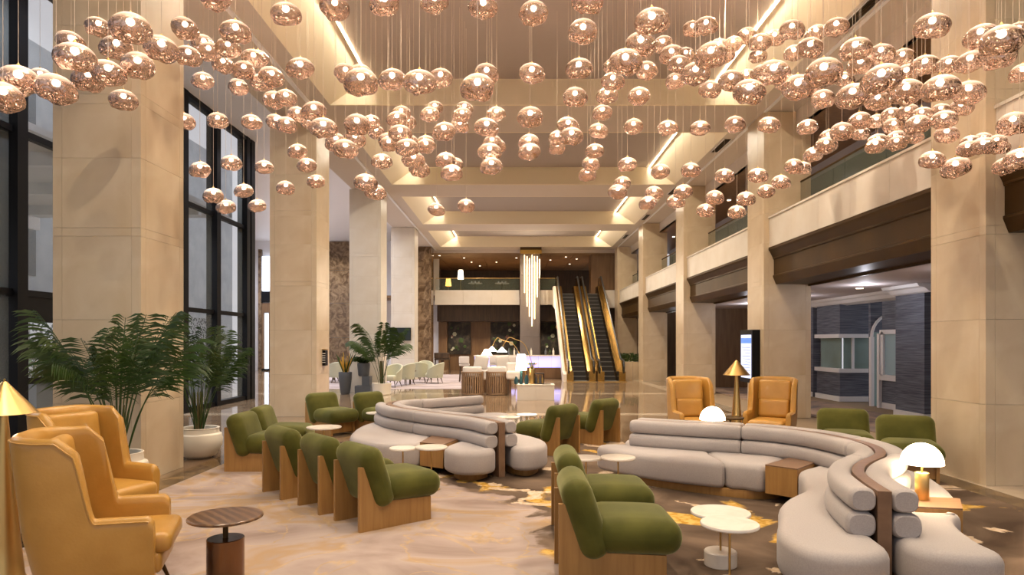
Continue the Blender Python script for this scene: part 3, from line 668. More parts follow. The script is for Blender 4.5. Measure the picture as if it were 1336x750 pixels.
mk_sofa('large right-hand serpentine grey sofa with a wooden spine and lit lamps', right_spine,
    [(-1, (0, .245, .56, .73, 1)), (1, (0, .245, .5, .68, 1))],
    [[(1.55, 8.30), (1.12, 8.32), (1.02, 8.15), (1.15, 7.9), (1.38, 7.62), (1.64, 7.38), (1.95, 7.17), (2.235, 7.06), (2.245, 7.5), (2.25, 7.86), (1.9, 8.08)],
     [(2.26, 7.05), (2.4, 6.95), (2.56, 6.84), (2.78, 7.05), (2.98, 7.28), (3.06, 7.42), (2.9, 7.58), (2.6, 7.76), (2.27, 7.86), (2.26, 7.5)],
     [(2.83, 6.61), (2.74, 6.30), (2.62, 6.0), (2.52, 5.78), (2.27, 5.50), (2.08, 5.22), (1.95, 4.90), (1.80, 4.55), (1.76, 4.3), (1.80, 4.08), (1.95, 3.96), (2.15, 3.97), (2.32, 4.1), (2.37, 4.35), (2.43, 4.66),
      (2.52, 4.98), (2.66, 5.26), (2.84, 5.50), (3.06, 5.74), (3.21, 5.96), (3.32, 6.21), (3.35, 6.50), (3.30, 6.80), (3.24, 7.0), (3.05, 6.82)],
     [(2.50, 4.33), (2.49, 4.12), (2.62, 3.99), (2.84, 3.94), (2.97, 4.02), (2.99, 4.22), (3.06, 4.5), (3.17, 4.77), (3.34, 4.98), (3.1, 5.02), (2.86, 5.08), (2.72, 5.0), (2.64, 4.9), (2.55, 4.62)],
     [(2.98, 5.51), (3.3, 5.44), (3.56, 5.36), (3.72, 5.62), (3.86, 5.98), (3.98, 6.4), (3.95, 6.9), (3.82, 7.35), (3.55, 7.85), (3.2, 8.2), (2.98, 8.36), (2.86, 8.1), (2.75, 7.87), (3.0, 7.72), (3.33, 7.3), (3.45, 6.9), (3.49, 6.52), (3.46, 6.18), (3.35, 5.90), (3.18, 5.7)],
     [(2.15, 8.1), (2.2, 8.4), (2.25, 8.68), (1.9, 8.82), (1.6, 8.9), (1.45, 8.7), (1.45, 8.48), (1.6, 8.36)]],
    [[(1.25, 8.1), (1.45, 7.68), (1.95, 7.26), (2.55, 6.92), (2.95, 7.2), (2.6, 7.62), (2.1, 7.85), (1.6, 8.1)],
     [(2.75, 6.2), (2.35, 5.4), (2.0, 4.75), (1.9, 4.25), (2.15, 4.08), (2.34, 4.5), (2.6, 5.2), (3.1, 5.9), (3.2, 6.6)],
     [(2.6, 4.25), (2.85, 4.1), (2.95, 4.5), (3.2, 5.0), (2.9, 5.0), (2.65, 4.7)],
     [(3.2, 5.6), (3.5, 5.5), (3.8, 6.3), (3.75, 7.0), (3.3, 7.9), (3.1, 8.0), (3.4, 7.3), (3.5, 6.5)]],
    [[(2.57, 6.80), (2.80, 6.57), (3.23, 7.02), (3.07, 7.30)], [(2.93, 5.50), (3.58, 5.33), (3.38, 5.0), (2.85, 5.12)], [(2.24, 8.06), (2.72, 7.88), (2.98, 8.38), (2.30, 8.66)]])
left_spine = [(655, 551), (621, 544), (571, 538.5), (545, 535), (522, 531.5), (510, 528), (508, 525.5), (518, 523), (535, 521.5), (580, 519), (622, 516)]
mk_sofa('left serpentine grey sofa curling around in the middle of the lounge', left_spine,
    [(1, (0, .32, .62)), (-1, (0, .32, .60, .76, 1))],
    [[(-.24, 8.06), (-.26, 7.85), (-.42, 7.72), (-.64, 7.72), (-.80, 7.90), (-.86, 8.14), (-.76, 8.48), (-.68, 8.70), (-.46, 8.5), (-.32, 8.30)],
     [(-1.20, 8.32), (-1.45, 8.28), (-1.76, 8.38), (-2.06, 8.66), (-2.26, 9.08), (-2.34, 9.6), (-2.36, 10.1), (-2.28, 10.55), (-2.12, 10.62), (-2.06, 10.45), (-1.88, 10.10), (-1.6, 9.68), (-1.3, 9.36), (-1.11, 9.16), (-1.16, 8.75)],
     [(-.07, 8.22), (-.02, 8.05), (.14, 7.98), (.32, 8.10), (.41, 8.36), (.38, 8.72), (.14, 9.2), (-.28, 9.66), (-.70, 10.1), (-.92, 10.4), (-1.25, 10.3), (-1.62, 10.12), (-1.3, 9.7), (-.93, 9.28), (-.55, 8.92), (-.25, 8.56)],
     [(-1.9, 10.6), (-1.6, 10.5), (-1.0, 10.5), (-.5, 10.85), (-.12, 11.4), (-.08, 11.8), (-.25, 12.05), (-.55, 12.02), (-.9, 11.7), (-1.3, 11.4), (-1.7, 11.1)]],
    [[(-.33, 8.1), (-.5, 7.86), (-.72, 8.0), (-.72, 8.4), (-.5, 8.35)], [(-1.2, 8.45), (-1.7, 8.52), (-2.1, 8.95), (-2.2, 9.7), (-2.15, 10.4), (-1.9, 9.95), (-1.2, 9.1)],
     [(.02, 8.2), (.22, 8.2), (.28, 8.65), (-.1, 9.3), (-.8, 10.2), (-1.3, 9.9), (-.4, 8.9)], [(-1.5, 10.7), (-.7, 10.85), (-.25, 11.6), (-.5, 11.9), (-1.2, 11.3)]],
    [[(-1.19, 8.32), (-.88, 8.12), (-.68, 8.78), (-1.08, 9.14)]])

# ---- green lounge chairs (front towards +x)
def green_chair():
    t = thing('lounge_chair', '', 'chair')
    prof = [(0, 0), (.72, 0), (.72, .215), (.30, .235), (.225, .25), (.17, .36), (.085, .56), (.0, .56)]
    for s_ in (-1, 1):
        y = s_*.245; m = M(); n = len(prof)
        vs = [(x, y-.018, z) for x, z in prof]+[(x, y+.018, z) for x, z in prof]
        m.add(vs, [tuple(range(n)), tuple(range(2*n-1, n-1, -1))]+[(i, n+i, n+(i+1) % n, (i+1) % n) for i in range(n)])
        m.build('side_panel', m_oak, t, False)
    M().box(.66, .685, -.226, .226, .04, .21).build('front_rail', m_oak, t, False)
    M().box(.30, .325, -.226, .226, .10, .21).build('rear_rail', m_oak, t, False)
    M().rbox(.60, .64, .235, .11, 5, T(.535, 0, .335, ry=.03), puff=.018).build('seat_cushion', m_green, t)
    M().rbox(.215, .655, .56, .105, 5, T(.18, 0, .455, ry=-.33)).build('back_cushion', m_green, t)
    return t
g0 = green_chair(); gtr = tree(g0)
GL = [((-1.50, 5.90), .69, 'green velvet chair nearest in the row of three seen from behind at centre left', 1),
      ((-2.02, 6.48), .70, 'middle green velvet chair of the row of three seen from behind', 1),
      ((-2.60, 7.08), .72, 'farthest green velvet chair of the row of three seen from behind', 1),
      ((-3.68, 8.66), 0, 'green velvet chair seen side-on near the far potted palm', 0),
      ((-3.78, 9.55), .05, 'green velvet chair half hidden behind the side-on chair by the far potted palm', 0),
      ((-3.62, 12.15), -.62, 'left of two dark green chairs facing us beyond the left sofa', 2),
      ((-2.80, 12.3), -.62, 'right of two dark green chairs facing us beyond the left sofa', 2),
      ((.295, 4.69), 0, 'green velvet chair in the front foreground, side-on, nearest the camera', 3),
      ((.33, 5.73), .0, 'green velvet chair directly behind the front foreground one', 3),
      ((.80, 9.66), 2.42, 'left of two green chairs seen from behind between the sofas', 4),
      ((1.56, 10.68), 2.42, 'right of two green chairs seen from behind between the sofas', 4),
      ((4.58, 9.30), -1.9, 'green chair behind the right sofa beside the second right column', 5),
      ((4.95, 8.45), -1.95, 'green chair behind the lit lamp, against the nearest right column', 5)]
GR = ['pair of green chairs by the palm', 'row of three green chairs', 'green chairs beyond the left sofa', 'foreground green chairs', 'green chairs between the sofas', 'green chairs by the right column']
for i, ((x, y), r, lab, g) in enumerate(GL):
    if i == 0: g0.location = (x, y, .006); g0.rotation_euler = (0, 0, r); g0['label'] = lab; g0['group'] = GR[g]
    else: dup(g0, (x, y, .006), r, lab, GR[g], gtr)

# ---- mustard wing chairs
def wing_chair():
    t = thing('wing_chair', '', 'chair')
    NU = 120; vs = []; fs = []
    def plan(u, k, z):
        a = u*PI*.5
        # U-shaped plan: back half ellipse, straight arms
        if abs(u) > .5: x = -.08+(abs(u)-.5)/.5*.42; y = .40*(1 if u > 0 else -1)
        else:
            b = u/.5*PI/2; e = .62
            x = -.08-.34*math.copysign(abs(math.cos(b))**e, math.cos(b)); y = .40*math.copysign(abs(math.sin(b))**e, math.sin(b))
        f = max(0, (z-.2))
        wid = 1-.10*max(0, (.45-z)/.3)
        back = max(0, min(1, (.1-x)/.5))
        x = x-.12*f*back+.05*(1-min(1, z/.5))*back
        nx, ny = (x+.0)/.42, y/.40
        l = math.hypot(nx if x < 0 else 0, ny) or 1
        return (x-(nx if x < 0 else 0)/l*k)*.93, (y-ny/l*k)*wid*.88
    def height(u):
        a = abs(u); s_ = min(1, max(0, (.61-a)/.15)); s_ = s_*s_*(3-2*s_)
        h = .585+(1.075-.585)*s_-.02*max(0, (a-.66))
        if a < .4: h += .015*math.cos(a/.4*PI/2)
        if a > .95: h -= .035*((a-.95)/.05)**2
        return h
    us = [-1+2*i/NU for i in range(NU+1)]
    th = .085
    rows_ = None
    for u in us:
        h = height(u); r = .035
        q = [(.012, .205), (0, .23), (0, .27), (0, .36), (0, .47), (0, .47+(h-.06-.47)*.33), (0, .47+(h-.06-.47)*.66), (0, h-.06), (.006, h-.025), (.022, h-.006), (th/2, h), (th-.022, h-.006), (th-.006, h-.025), (th, h-.06), (th, .47+(h-.06-.47)*.5), (th, .47), (th, .36), (th, .23), (th, .205)]
        rows_ = len(q)
        for k, z in q:
            x, y = plan(u, k, z); vs.append((x, y, z))
    for i in range(NU):
        for j in range(rows_):
            k = (j+1) % rows_; fs.append((i*rows_+j, i*rows_+k, (i+1)*rows_+k, (i+1)*rows_+j))
    fs.append(tuple(range(rows_))); fs.append(tuple(NU*rows_+j for j in range(rows_-1, -1, -1)))
    M().add(vs, fs).build('shell', m_leather, t)
    # piping following the top edge
    pp = []
    for u in us[2:-2]:
        x, y = plan(u, .001, height(u)-.03); pp.append((x, y, height(u)-.03))
    M().tube(pp, .006, 6).build('piping', m_leather, t)
    M().rbox(.66, .54, .14, .04, 3, T(.02, 0, .265)).build('seat_base', m_leather, t)
    M().rbox(.64, .525, .13, .05, 4, T(.085, 0, .385), puff=.02).build('seat_cushion', m_leather, t)
    M().rbox(.12, .47, .30, .055, 4, T(-.215, 0, .60, ry=-.16)).build('lumbar_cushion', m_leather, t)
    M().rbox(.11, .50, .34, .05, 4, T(-.275, 0, .87, ry=-.16)).build('back_cushion', m_leather, t)
    for sx, sy in ((1, 1), (1, -1), (-1, 1), (-1, -1)):
        M().tube([(sx*.24, sy*.22, .21), (sx*.31, sy*.28, .0)], .02, 10, .011).build('leg', m_bronze, t)
    return t
w0 = wing_chair(); wtr = tree(w0)
WL = [((-2.62, 4.27), .34, 'mustard leather wing chair nearest us at the left edge, seen from behind'),
      ((-3.52, 5.58), -.30, 'mustard leather wing chair facing the walnut table in front of the large palm'),
      ((2.80, 10.35), -1.45, 'left mustard leather wing chair of the rear pair by the brass floor lamp'),
      ((3.98, 10.30), -2.15, 'right mustard leather wing chair of the rear pair, against the second right column')]
for i, ((x, y), r, lab) in enumerate(WL):
    z = .006
    if i == 0: w0.location = (x, y, z); w0.rotation_euler = (0, 0, r); w0['label'] = lab; w0['group'] = 'mustard wing chairs'
    else: dup(w0, (x, y, z), r, lab, 'mustard wing chairs', wtr)

# ---- floor lamps with cone shades
def cone_lamp():
    t = thing('floor_lamp', '', 'lamp')
    M().lathe([(.001, 0), (.125, 0), (.125, .012), (.118, .02), (.095, .25), (.06, .65), (.032, 1.0), (.018, 1.18), (.014, 1.33), (.001, 1.33)], 32, close=False).build('body', m_brass, t)
    M().lathe([(.192, 1.15), (.195, 1.152), (.015, 1.37), (.001, 1.372), (.001, 1.366), (.012, 1.364), (.187, 1.154), (.192, 1.15)], 40, close=False).build('cone_shade', m_brass, t)
    M().lathe([(.001, 0), (.008, .002), (.009, .012), (.004, .02), (.001, .021)], 12, z=1.37, close=False).build('finial', m_brass2, t)
    M().lathe([(.001, -.03), (.03, -.02), (.03, .02), (.001, .03)], 12, z=1.22).build('bulb', m_glow, t)
    return t
l0 = cone_lamp(); l0.location = (-3.525, 4.58, .006); l0['label'] = 'tall brass cone-shaped floor lamp cut by the left picture edge'
l1 = dup(l0, ((961-CX)*9.9/F, 9.9, .006), 0, 'brass cone floor lamp between the two rear mustard wing chairs')
for o in (l0, l1): o['group'] = 'brass cone floor lamps'
lamp('cone_lamp_bulb', 'POINT', (-3.525, 4.58, 1.15), 12, WARM, size=.03)
lamp('cone_lamp_bulb', 'POINT', (l1.location.x, 9.9, 1.15), 12, WARM, size=.03)

# ---- dome table lamps
def dome_lamp():
    t = thing('table_lamp', '', 'lamp')
    M().lathe([(.001, 0), (.048, 0), (.05, .003), (.05, .212), (.047, .216), (.001, .216)], 28).build('base', m_brass, t)
    M().lathe([(.008, .216), (.008, .31)], 12).build('stem', m_brass, t)
    dome = [(.150, .285)]+[(.154*math.cos(a), .287+.165*math.sin(a)) for a in [i*PI/2/12 for i in range(12)]]+[(.001, .452)]
    M().lathe(dome+[(.001, .446)]+[(.147*math.cos(a), .287+.158*math.sin(a)) for a in [i*PI/2/12 for i in range(11, -1, -1)]], 40, close=False).build('dome_shade', m_shade_on, t)
    return t
d0 = dome_lamp(); d0.location = (3.25, 5.29, ZS+.0185); d0['label'] = 'lit mushroom table lamp with brass base on the wooden block near the right column'
d1 = dup(d0, (2.47, 8.28, ZS+.0185), 0, 'lit mushroom lamp whose dome shows over the back of the right sofa')
for o in (d0, d1): o['group'] = 'lit mushroom table lamps'
lamp('dome_lamp_bulb', 'POINT', (3.25, 5.29, ZS+.33), 11, (1, .78, .52), size=.05)
lamp('dome_lamp_bulb', 'POINT', (2.47, 8.28, ZS+.33), 11, (1, .78, .52), size=.05)

# ---- side tables
wt = thing('side_table', 'round walnut side table on a bronze drum base at the bottom left', 'table', (-1.91, 4.38, .006))
M().lathe([(.001, .478), (.225, .478), (.235, .484), (.235, .494), (.228, .50), (.001, .50)], 56).build('tabletop', m_walnut, wt)
M().lathe([(.017, .34), (.017, .48)], 16).build('stem', m_bronze, wt)
M().lathe([(.001, 0), (.115, 0), (.117, .004), (.117, .348), (.113, .352), (.001, .352)], 40).build('drum_base', mat('smoked bronze', (.11, .06, .03), .2, metal=.8, col2=(.20, .10, .045), scale=4, stretch=(3, 3, .3)), wt)
def marble_table(d, h, label, x, y, drum=True, dr=.08, grp='small white marble side tables'):
    t = thing('side_table', label, 'table', (x, y, .006), 0, grp)
    r = d/2
    M().lathe([(.001, h-.022), (r-.006, h-.022), (r, h-.016), (r, h-.005), (r-.004, h), (.001, h)], 48).build('tabletop', m_marblew, t)
    M().lathe([(.008, .05), (.008, h-.022)], 12).build('stem', m_brass, t)
    M().lathe([(.001, 0), (dr-.004, 0), (dr, .004), (dr, .100), (dr-.008, .108), (.001, .108)] if drum else [(.001, 0), (.10, 0), (.10, .008), (.001, .010)], 32).build('base', m_marblew if drum else m_brass, t)
marble_table(.372, .47, 'nearest white marble side table at bottom centre right, in front of the wider one', (952-CX)*4.31/F, 4.31, dr=.075)
marble_table(.43, .395, 'low white marble side table on a drum base, overlapped by the nearest table', (940-CX)*4.89/F, 4.89, dr=.118)
marble_table(.354, .48, 'white side table standing right in front of the left end of the right sofa', 1.05, 6.73, False)
marble_table(.33, .45, 'beige side table half hidden behind the foreground green chairs', .74, 6.88, False)
marble_table(.36, .478, 'white side table before the wooden block of the left sofa', -.93, 7.4, False)
marble_table(.31, .45, 'grey-topped side table left of the one before the left sofa block', -1.265, 7.5, False)
marble_table(.48, .45, 'side table in front of the left dark green chair beyond the row of three', -2.69, 9.35, False)
marble_table(.34, .45, 'side table touching the right dark green chair beyond the left sofa', -2.35, 11.25, False)
marble_table(.37, .45, 'side table between the left sofa far seat and the green chair seen from behind', -.10, 10.6, False)
marble_table(.34, .45, 'partly hidden side table just behind the one beside the left sofa far seat', .20, 10.95, False)
t = thing('side_table', 'small bronze side table between the rear mustard chairs', 'table', ((953-CX)*9.6/F-.02, 9.55, .006))
M().lathe([(.001, .54), (.19, .54), (.19, .56), (.001, .56)], 32).build('tabletop', m_bronze, t); M().lathe([(.015, 0), (.015, .54)], 10).build('stem', m_bronze, t)
M().lathe([(.001, 0), (.12, 0), (.12, .01), (.001, .012)], 24).build('base', m_bronze, t)

# ================================================================ PLANTS
def frond(L_, tilt, bend, lf, seed, start=.48, n=26, wd=.022):
    rnd = random.Random(seed); m = M(); wd = wd*(2.0 if L_ > 1.95 else 1); pts = []; p = Vector((0, 0, 0)); ang = tilt; k = 22
    for i in range(k+1):
        pts.append(p.copy()); tt = i/k; a = ang+bend*tt**1.7; p = p+Vector((math.sin(a), 0, math.cos(a)))*L_/k
    m.tube(pts, .010, 5, .003)
    for i in range(n):
        tt = start+(1-start)*(i+.5)/n; f_ = tt*k; j = min(k-1, int(f_)); q = pts[j].lerp(pts[j+1], f_-j); d = (pts[j+1]-pts[j]).normalized()
        side = Vector((0, 1, 0)); up = d.cross(side)*-1
        ll = lf*(.45+.55*math.sin(PI*min(1, (tt-start)/(1-start)*.75+.22)))*rnd.uniform(.85, 1.1)
        for s_ in (-1, 1):
            dirv = (d*.8+side*s_*.75+up*.35).normalized(); a1 = q+dirv*ll*.5+Vector((0, 0, .0)); dr = rnd.uniform(.25, .7)*ll
            a2 = q+dirv*ll+Vector((0, 0, -dr)); a1.z -= dr*.22
            wv = ((d-dirv*d.dot(dirv)).normalized()+d.cross(dirv).normalized()*.6*s_)*wd*.5
            b1 = q+dirv*ll*.8-Vector((0, 0, dr*.60))
            m.add([q, a1+wv, a1-wv, b1+wv*.8, b1-wv*.8, a2], [(0, 1, 2), (1, 3, 4, 2), (3, 5, 4)])
    return m
def palm(x, y, label, H, spread, nf, pot_prof, z_soil, seed, lf=.34, potm=m_pot, stemr=.05):
    t = thing('potted_palm', label, 'plant', (x, y, 0)); rnd = random.Random(seed)
    M().lathe(pot_prof, 48, close=False).build('pot', potm, t)
    M().lathe([(.001, 0), (pot_prof[-2][0]-.01, 0), (.001, .01)], 24, z=z_soil, close=False).build('soil', m_soil, t, fix=False)
    vars_ = []
    for k in range(6):
        o = frond(H*(.92+.05*(k % 3)), .05+.05*k, [.35, 1.25, .75, 1.7, 1.05, .55][k]*spread, lf, seed*10+k).build('frond', m_leaf, t, False, False); vars_.append(o)
    for q in range(nf):
        o = vars_[q] if q < 6 else inst(vars_[q % 6], 'frond', (0, 0, 0), t)
        a = q*2.399+rnd.uniform(-.2, .2); r = rnd.uniform(.02, .12)*spread
        o.location = (r*math.cos(a), r*math.sin(a), z_soil); o.rotation_euler = (0, 0, a); s_ = rnd.uniform(.72, 1.02); o.scale = (s_, s_, s_)
    st = M()
    for q in range(8):
        a = q*2.4; r = rnd.uniform(.02, stemr); st.tube([(r*math.cos(a), r*math.sin(a), z_soil-.01), (r*1.6*math.cos(a), r*1.6*math.sin(a), z_soil+.55*H*.6)], .014, 6, .009)
    st.build('stems', m_stem, t)
    return t
potA = [(.001, 0), (.22, 0), (.26, .03), (.285, .22), (.29, .34), (.28, .37), (.245, .39), (.238, .46), (.245, .475), (.235, .48), (.215, .475), (.21, .40)]
palm(-4.22, 7.05, 'large potted palm in a cream pot in front of the nearest left column', 1.66, .74, 20, potA, .43, 3, .46)
potB = [(.001, 0), (.15, 0), (.24, .06), (.30, .18), (.31, .27), (.295, .34), (.265, .36), (.26, .42), (.27, .43), (.255, .435), (.235, .43), (.23, .38)]
palm(-4.50, 9.46, 'second potted palm in a rounded cream pot behind the nearest left column', 1.66, .55, 18, potB, .39, 5, .44)
potC = [(.001, 0), (.25, 0), (.28, .03), (.29, .3), (.30, .36), (.29, .37), (.27, .36), (.26, .30)]
palm(-4.15, 20.7, 'slender palm in a white pot in front of the third left column', 2.2, .8, 11, potC, .33, 8, .5)
gv = thing('planter', 'slate grey vase planter holding spiky yellow-green flowers beside the third left column', 'planter', ((454.5-CX)*21/F-.1, 21.0, 0))
M().lathe([(.001, 0), (.13, 0), (.15, .03), (.205, .5), (.21, .68), (.20, .70), (.185, .69), (.18, .6)], 32, close=False).build('pot', m_potg, gv)
for q in range(26):
    a = q*2.4; r = .1+.16*random.random(); h_ = .35+.35*random.random()
    m = M(); c, s_ = math.cos(a), math.sin(a)
    m.add([(.03*c-.03*s_, .03*s_+.03*c, .6), (.03*c+.03*s_, .03*s_-.03*c, .6), (r*c, r*s_, .7+h_*.7), (r*1.5*c, r*1.5*s_, .68+h_)], [(0, 1, 2), (0, 2, 3)])
    if q % 5 == 0: m.tube([(r*c*.4, r*s_*.4, .6), (r*c*.8, r*s_*.8, .75+h_)], .02, 5, .01)
    m.build('leaf', m_leaf if q % 5 else m_petal, gv, False, False)
fp = thing('planter', 'slate planter with a bushy fern on a stepped grey pedestal', 'planter', ((474-CX)*21.1/F, 21.15, 0))
M().box(-.24, .27, -.2, .2, 0, .26).build('pedestal_step', m_potg, fp, False); M().box(-.02, .23, -.18, .18, .262, .56).build('pedestal_step', m_potg, fp, False)
M().lathe([(.001, .56), (.15, .56), (.17, .6), (.20, .9), (.20, .98), (.18, .97), (.17, .9)], 32, close=False).build('pot', m_potg, fp)
fv = [frond(.42, .5+.15*k, 1.6, .13, 90+k, .15, 16, .022).build('frond', m_leaf, fp, False, False) for k in range(3)]
for q in range(22):
    o = fv[q] if q < 3 else inst(fv[q % 3], 'frond', (0, 0, 0), fp)
    o.location = (.03*math.cos(q), .03*math.sin(q), .93); o.rotation_euler = (0, -.2, q*2.4)
dp = thing('escalator_planter', 'stone planter box with low dark shrubs right of the escalators', 'planter', (5.0, 29.4, 0))
for k in range(3): M().box(-.42+k*.6, .17+k*.6, -.35, .35, 0, .78).build('stone_slab', m_stone, dp, False)
f_ = M()
for q in range(700):
    f_.add([(-.06, 0, 0), (0, .03, .01), (.08, 0, 0), (0, -.03, .01)], [(0, 1, 2, 3)], T(random.uniform(-.38, 1.3), random.uniform(-.3, .3), .8+random.random()*.34, random.uniform(0, 3), random.uniform(0, 3), random.uniform(0, 6)))
f_.build('foliage', m_leaf, dp, False, False)

# ================================================================ FAR LOUNGE
def tub_chair():
    t = thing('tub_chair', '', 'chair'); vs = []; fs = []; n = 24; q = 6
    for i in range(n+1):
        u = -1+2*i/n; a = PI+u*2.2; s_ = max(0, math.cos(u*1.35)); h = .44+.40*s_
        for k, z in ((0, .22), (.0, .40), (.0, h-.02), (.03, h), (.06, h-.02), (.07, .30)):
            r = .33+(z-.22)*.12-k; vs.append((r*math.cos(a), r*math.sin(a)*.95, z))
    for i in range(n):
        for j in range(q): k = (j+1) % q; fs.append((i*q+j, i*q+k, (i+1)*q+k, (i+1)*q+j))
    fs += [tuple(range(q)), tuple(n*q+j for j in range(q))]
    M().add(vs, fs).build('shell', m_cream, t)
    M().rbox(.56, .54, .2, .07, 3, T(.02, 0, .33)).build('seat', m_cream, t)
    for sx, sy in ((1, 1), (1, -1), (-1, 1), (-1, -1)):
        M().tube([(sx*.18, sy*.18, .25), (sx*.25, sy*.25, 0)], .022, 8, .012).build('leg', m_dark, t)
    return t
def gx(px, Y): return (px-CX)*Y/F
t0 = tub_chair(); ttr = tree(t0)
TL = [((512, 24.2), -1.9, 'pale tub chair seen from behind beside the slender palm'), ((529, 25.4), 2.6, 'pale tub chair just right of the one behind the slender palm, turned sideways'),
      ((547, 26.9), 1.7, 'pale green tub chair with its back to us right of the slender palm'), ((555, 28.6), -1.4, 'pale tub chair facing us behind the back-turned tub chair'),
      ((567, 26.4), 2.9, 'rightmost pale green tub chair, side-on on the pink carpet'), ((441, 26.8), 1.8, 'pale tub chair just right of the second left column edge'), ((432, 27.4), 0, 'pale tub chair partly hidden by the second left column')]
for i, ((px, Y), r, lab) in enumerate(TL):
    if i == 0: t0.location = (gx(px, Y), Y, .006); t0.rotation_euler = (0, 0, r); t0['label'] = lab; t0['group'] = 'pale tub chairs'
    else: dup(t0, (gx(px, Y), Y, .006), r, lab, 'pale tub chairs', ttr)
for (px, Y, lab) in ((535, 25.8, 'small dark round table among the pale tub chairs'), (436, 28.5, 'small dark table beside the tub chairs behind the second left column')):
    t = thing('cafe_table', lab, 'table', (gx(px, Y), Y, .006))
    M().lathe([(.001, .5), (.25, .5), (.25, .53), (.001, .53)], 20).build('tabletop', m_dark, t); M().lathe([(.04, 0), (.03, .5)], 8).build('stem', m_dark, t)
def stool(px, Y, lab, seatm=m_dark, h=.72):
    t = thing('bar_stool', lab, 'stool', (gx(px, Y), Y, .006), 0, 'bar stools')
    M().rbox(.42, .42, .1, .04, 2, T(0, 0, h)).build('seat', seatm, t); M().rbox(.42, .08, .3, .03, 2, T(0, -.2, h+.2)).build('backrest', seatm, t)
    for sx, sy in ((1, 1), (1, -1), (-1, 1), (-1, -1)): M().tube([(sx*.16, sy*.16, h-.04), (sx*.2, sy*.2, 0)], .018, 6).build('leg', m_dark, t)
stool(606, 27.5, 'ivory cushioned bar stool left of the bar counter', m_pillow, .70)
stool(572, 35.5, 'left dark stool by the brown back wall'); stool(582, 35.5, 'right dark stool by the brown back wall')
stool(645, 28.6, 'ivory bar stool at the glowing bar front, left', m_pillow, .68); stool(667, 28.6, 'ivory bar stool at the glowing bar front, behind the lamps', m_pillow, .68)
m_bar = mat('light walnut slat', (.30, .19, .11), .45)
def barrel(px, Y, lab, n=30):
    t = thing('barrel_chair', lab, 'chair', (gx(px, Y), Y, 0), 0, 'slatted barrel chairs')
    M().lathe([(.30, .02), (.34, .02), (.34, .06), (.30, .06), (.30, .02)], 32, close=False).build('base_ring', m_bar, t)
    M().lathe([(.31, .68), (.36, .68), (.36, .73), (.31, .73), (.31, .68)], 32, close=False).build('top_ring', m_bar, t)
    s0 = M().box(-.012, .012, -.018, .018, .06, .69).build('slat', m_bar, t, False)
    for k in range(n):
        a = 2*PI*k/n; o = s0 if k == 0 else inst(s0, 'slat', (0, 0, 0), t)
        o.location = (.335*math.cos(a), .335*math.sin(a), 0); o.rotation_euler = (0, 0, a)
    M().lathe([(.001, .30), (.30, .30), (.30, .52), (.28, .56), (.001, .56)], 24).build('seat', m_walnut, t)
    M().rbox(.60, .14, .34, .06, 3, T(.0, -.10, .72)).build('back_cushion', m_pillow, t)
barrel(616.5, 20.7, 'left slatted wooden barrel chair with ivory cushions'); barrel(648.5, 20.8, 'right slatted wooden barrel chair with ivory cushions')
for (px, Y, z, r, lab) in ((628, 21.6, .98, .18, 'ivory pillow standing behind the left barrel chair'), (656, 21.6, .98, -.12, 'ivory pillow standing behind the right barrel chair')):
    o = M().rbox(.46, .14, .44, .06, 3, T(0, 0, 0, ry=r)).build('pillow', m_pillow); o.location = (gx(px, Y), Y, z); tag(o, lab, 'pillow', 'ivory pillows')
    s_ = thing('barrel_sofa', lab.replace('ivory pillow standing', 'low ivory bench'), 'bench', (gx(px, Y), 21.75, 0), 0, 'ivory benches')
    M().rbox(.6, .5, .34, .06, 3, T(0, 0, .58)).build('seat', m_pillow, s_)
    M().box(-.28, .28, -.22, .22, 0, .42).build('base', m_walnut, s_, False)
tw = thing('side_chair', 'ivory seat with dark legs between the barrel chairs and the stone console', 'chair', (gx(670, 20.6), 20.6, 0))
M().rbox(.46, .4, .26, .06, 3, T(0, 0, .62)).build('seat', m_pillow, tw); M().rbox(.44, .14, .3, .05, 3, T(0, .2, .86)).build('backrest', m_pillow, tw)
for sx in (-1, 1):
    for sy in (-1, 1): M().box(sx*.16-.03, sx*.16+.03, sy*.14-.03, sy*.14+.03, 0, .5).build('leg', m_dark, tw, False)
# stone console block with lamps and vases
cb = thing('stone_console', 'low cream stone console block in the middle of the lobby', 'console', (gx(698.5, 19.1), 19.1, 0))
for k in range(2): M().box(-.53+k*.53+.001, k*.53-.001, -.3, .3, 0, .41).build('stone_slab', m_stone2, cb, False)
M().box(-.54, .54, -.31, .31, .412, .44).build('coping', m_stone2, cb, False)
def arc_lamp(name_lab, bx, Y, peakx, peaky, sx_, sy_, shade=.15, z0=.44):
    X0 = gx(bx, Y); zz = lambda py: EYE+(CY-py)*Y/F
    t = thing('arc_lamp', name_lab, 'lamp', (X0, Y, z0)); x1 = gx(peakx, Y)-X0; zp = zz(peaky)-z0; x2 = gx(sx_, Y)-X0; z2 = zz(sy_)-z0
    pts = catmull([(0, 0, 0), (x1*.12, 0, zp*.45), (x1*.5, 0, zp*.88), (x1, 0, zp), ((x1+x2)/2, 0, zp*.5+max(z2, 0)*.5+zp*.12), (x2, 0, z2)], 5)
    M().tube(pts, .011, 6).build('arm', m_brass, t)
    M().lathe([(.001, 0), (.09, 0), (.09, .01), (.001, .015)], 20).build('base', m_brass, t)
    M().lathe([(shade, -.14), (.02, .0), (.001, .01)], 20, x=x2, z=z2, close=False).build('shade', m_shade_on, t, fix=False)
arc_lamp('arching brass lamp on the left of the console reaching to the left shade', 687, 19.1, 655, 443.5, 642, 452)
arc_lamp('arching brass lamp on the right of the console reaching to the right shade', 697, 19.15, 672, 442.5, 655, 453)
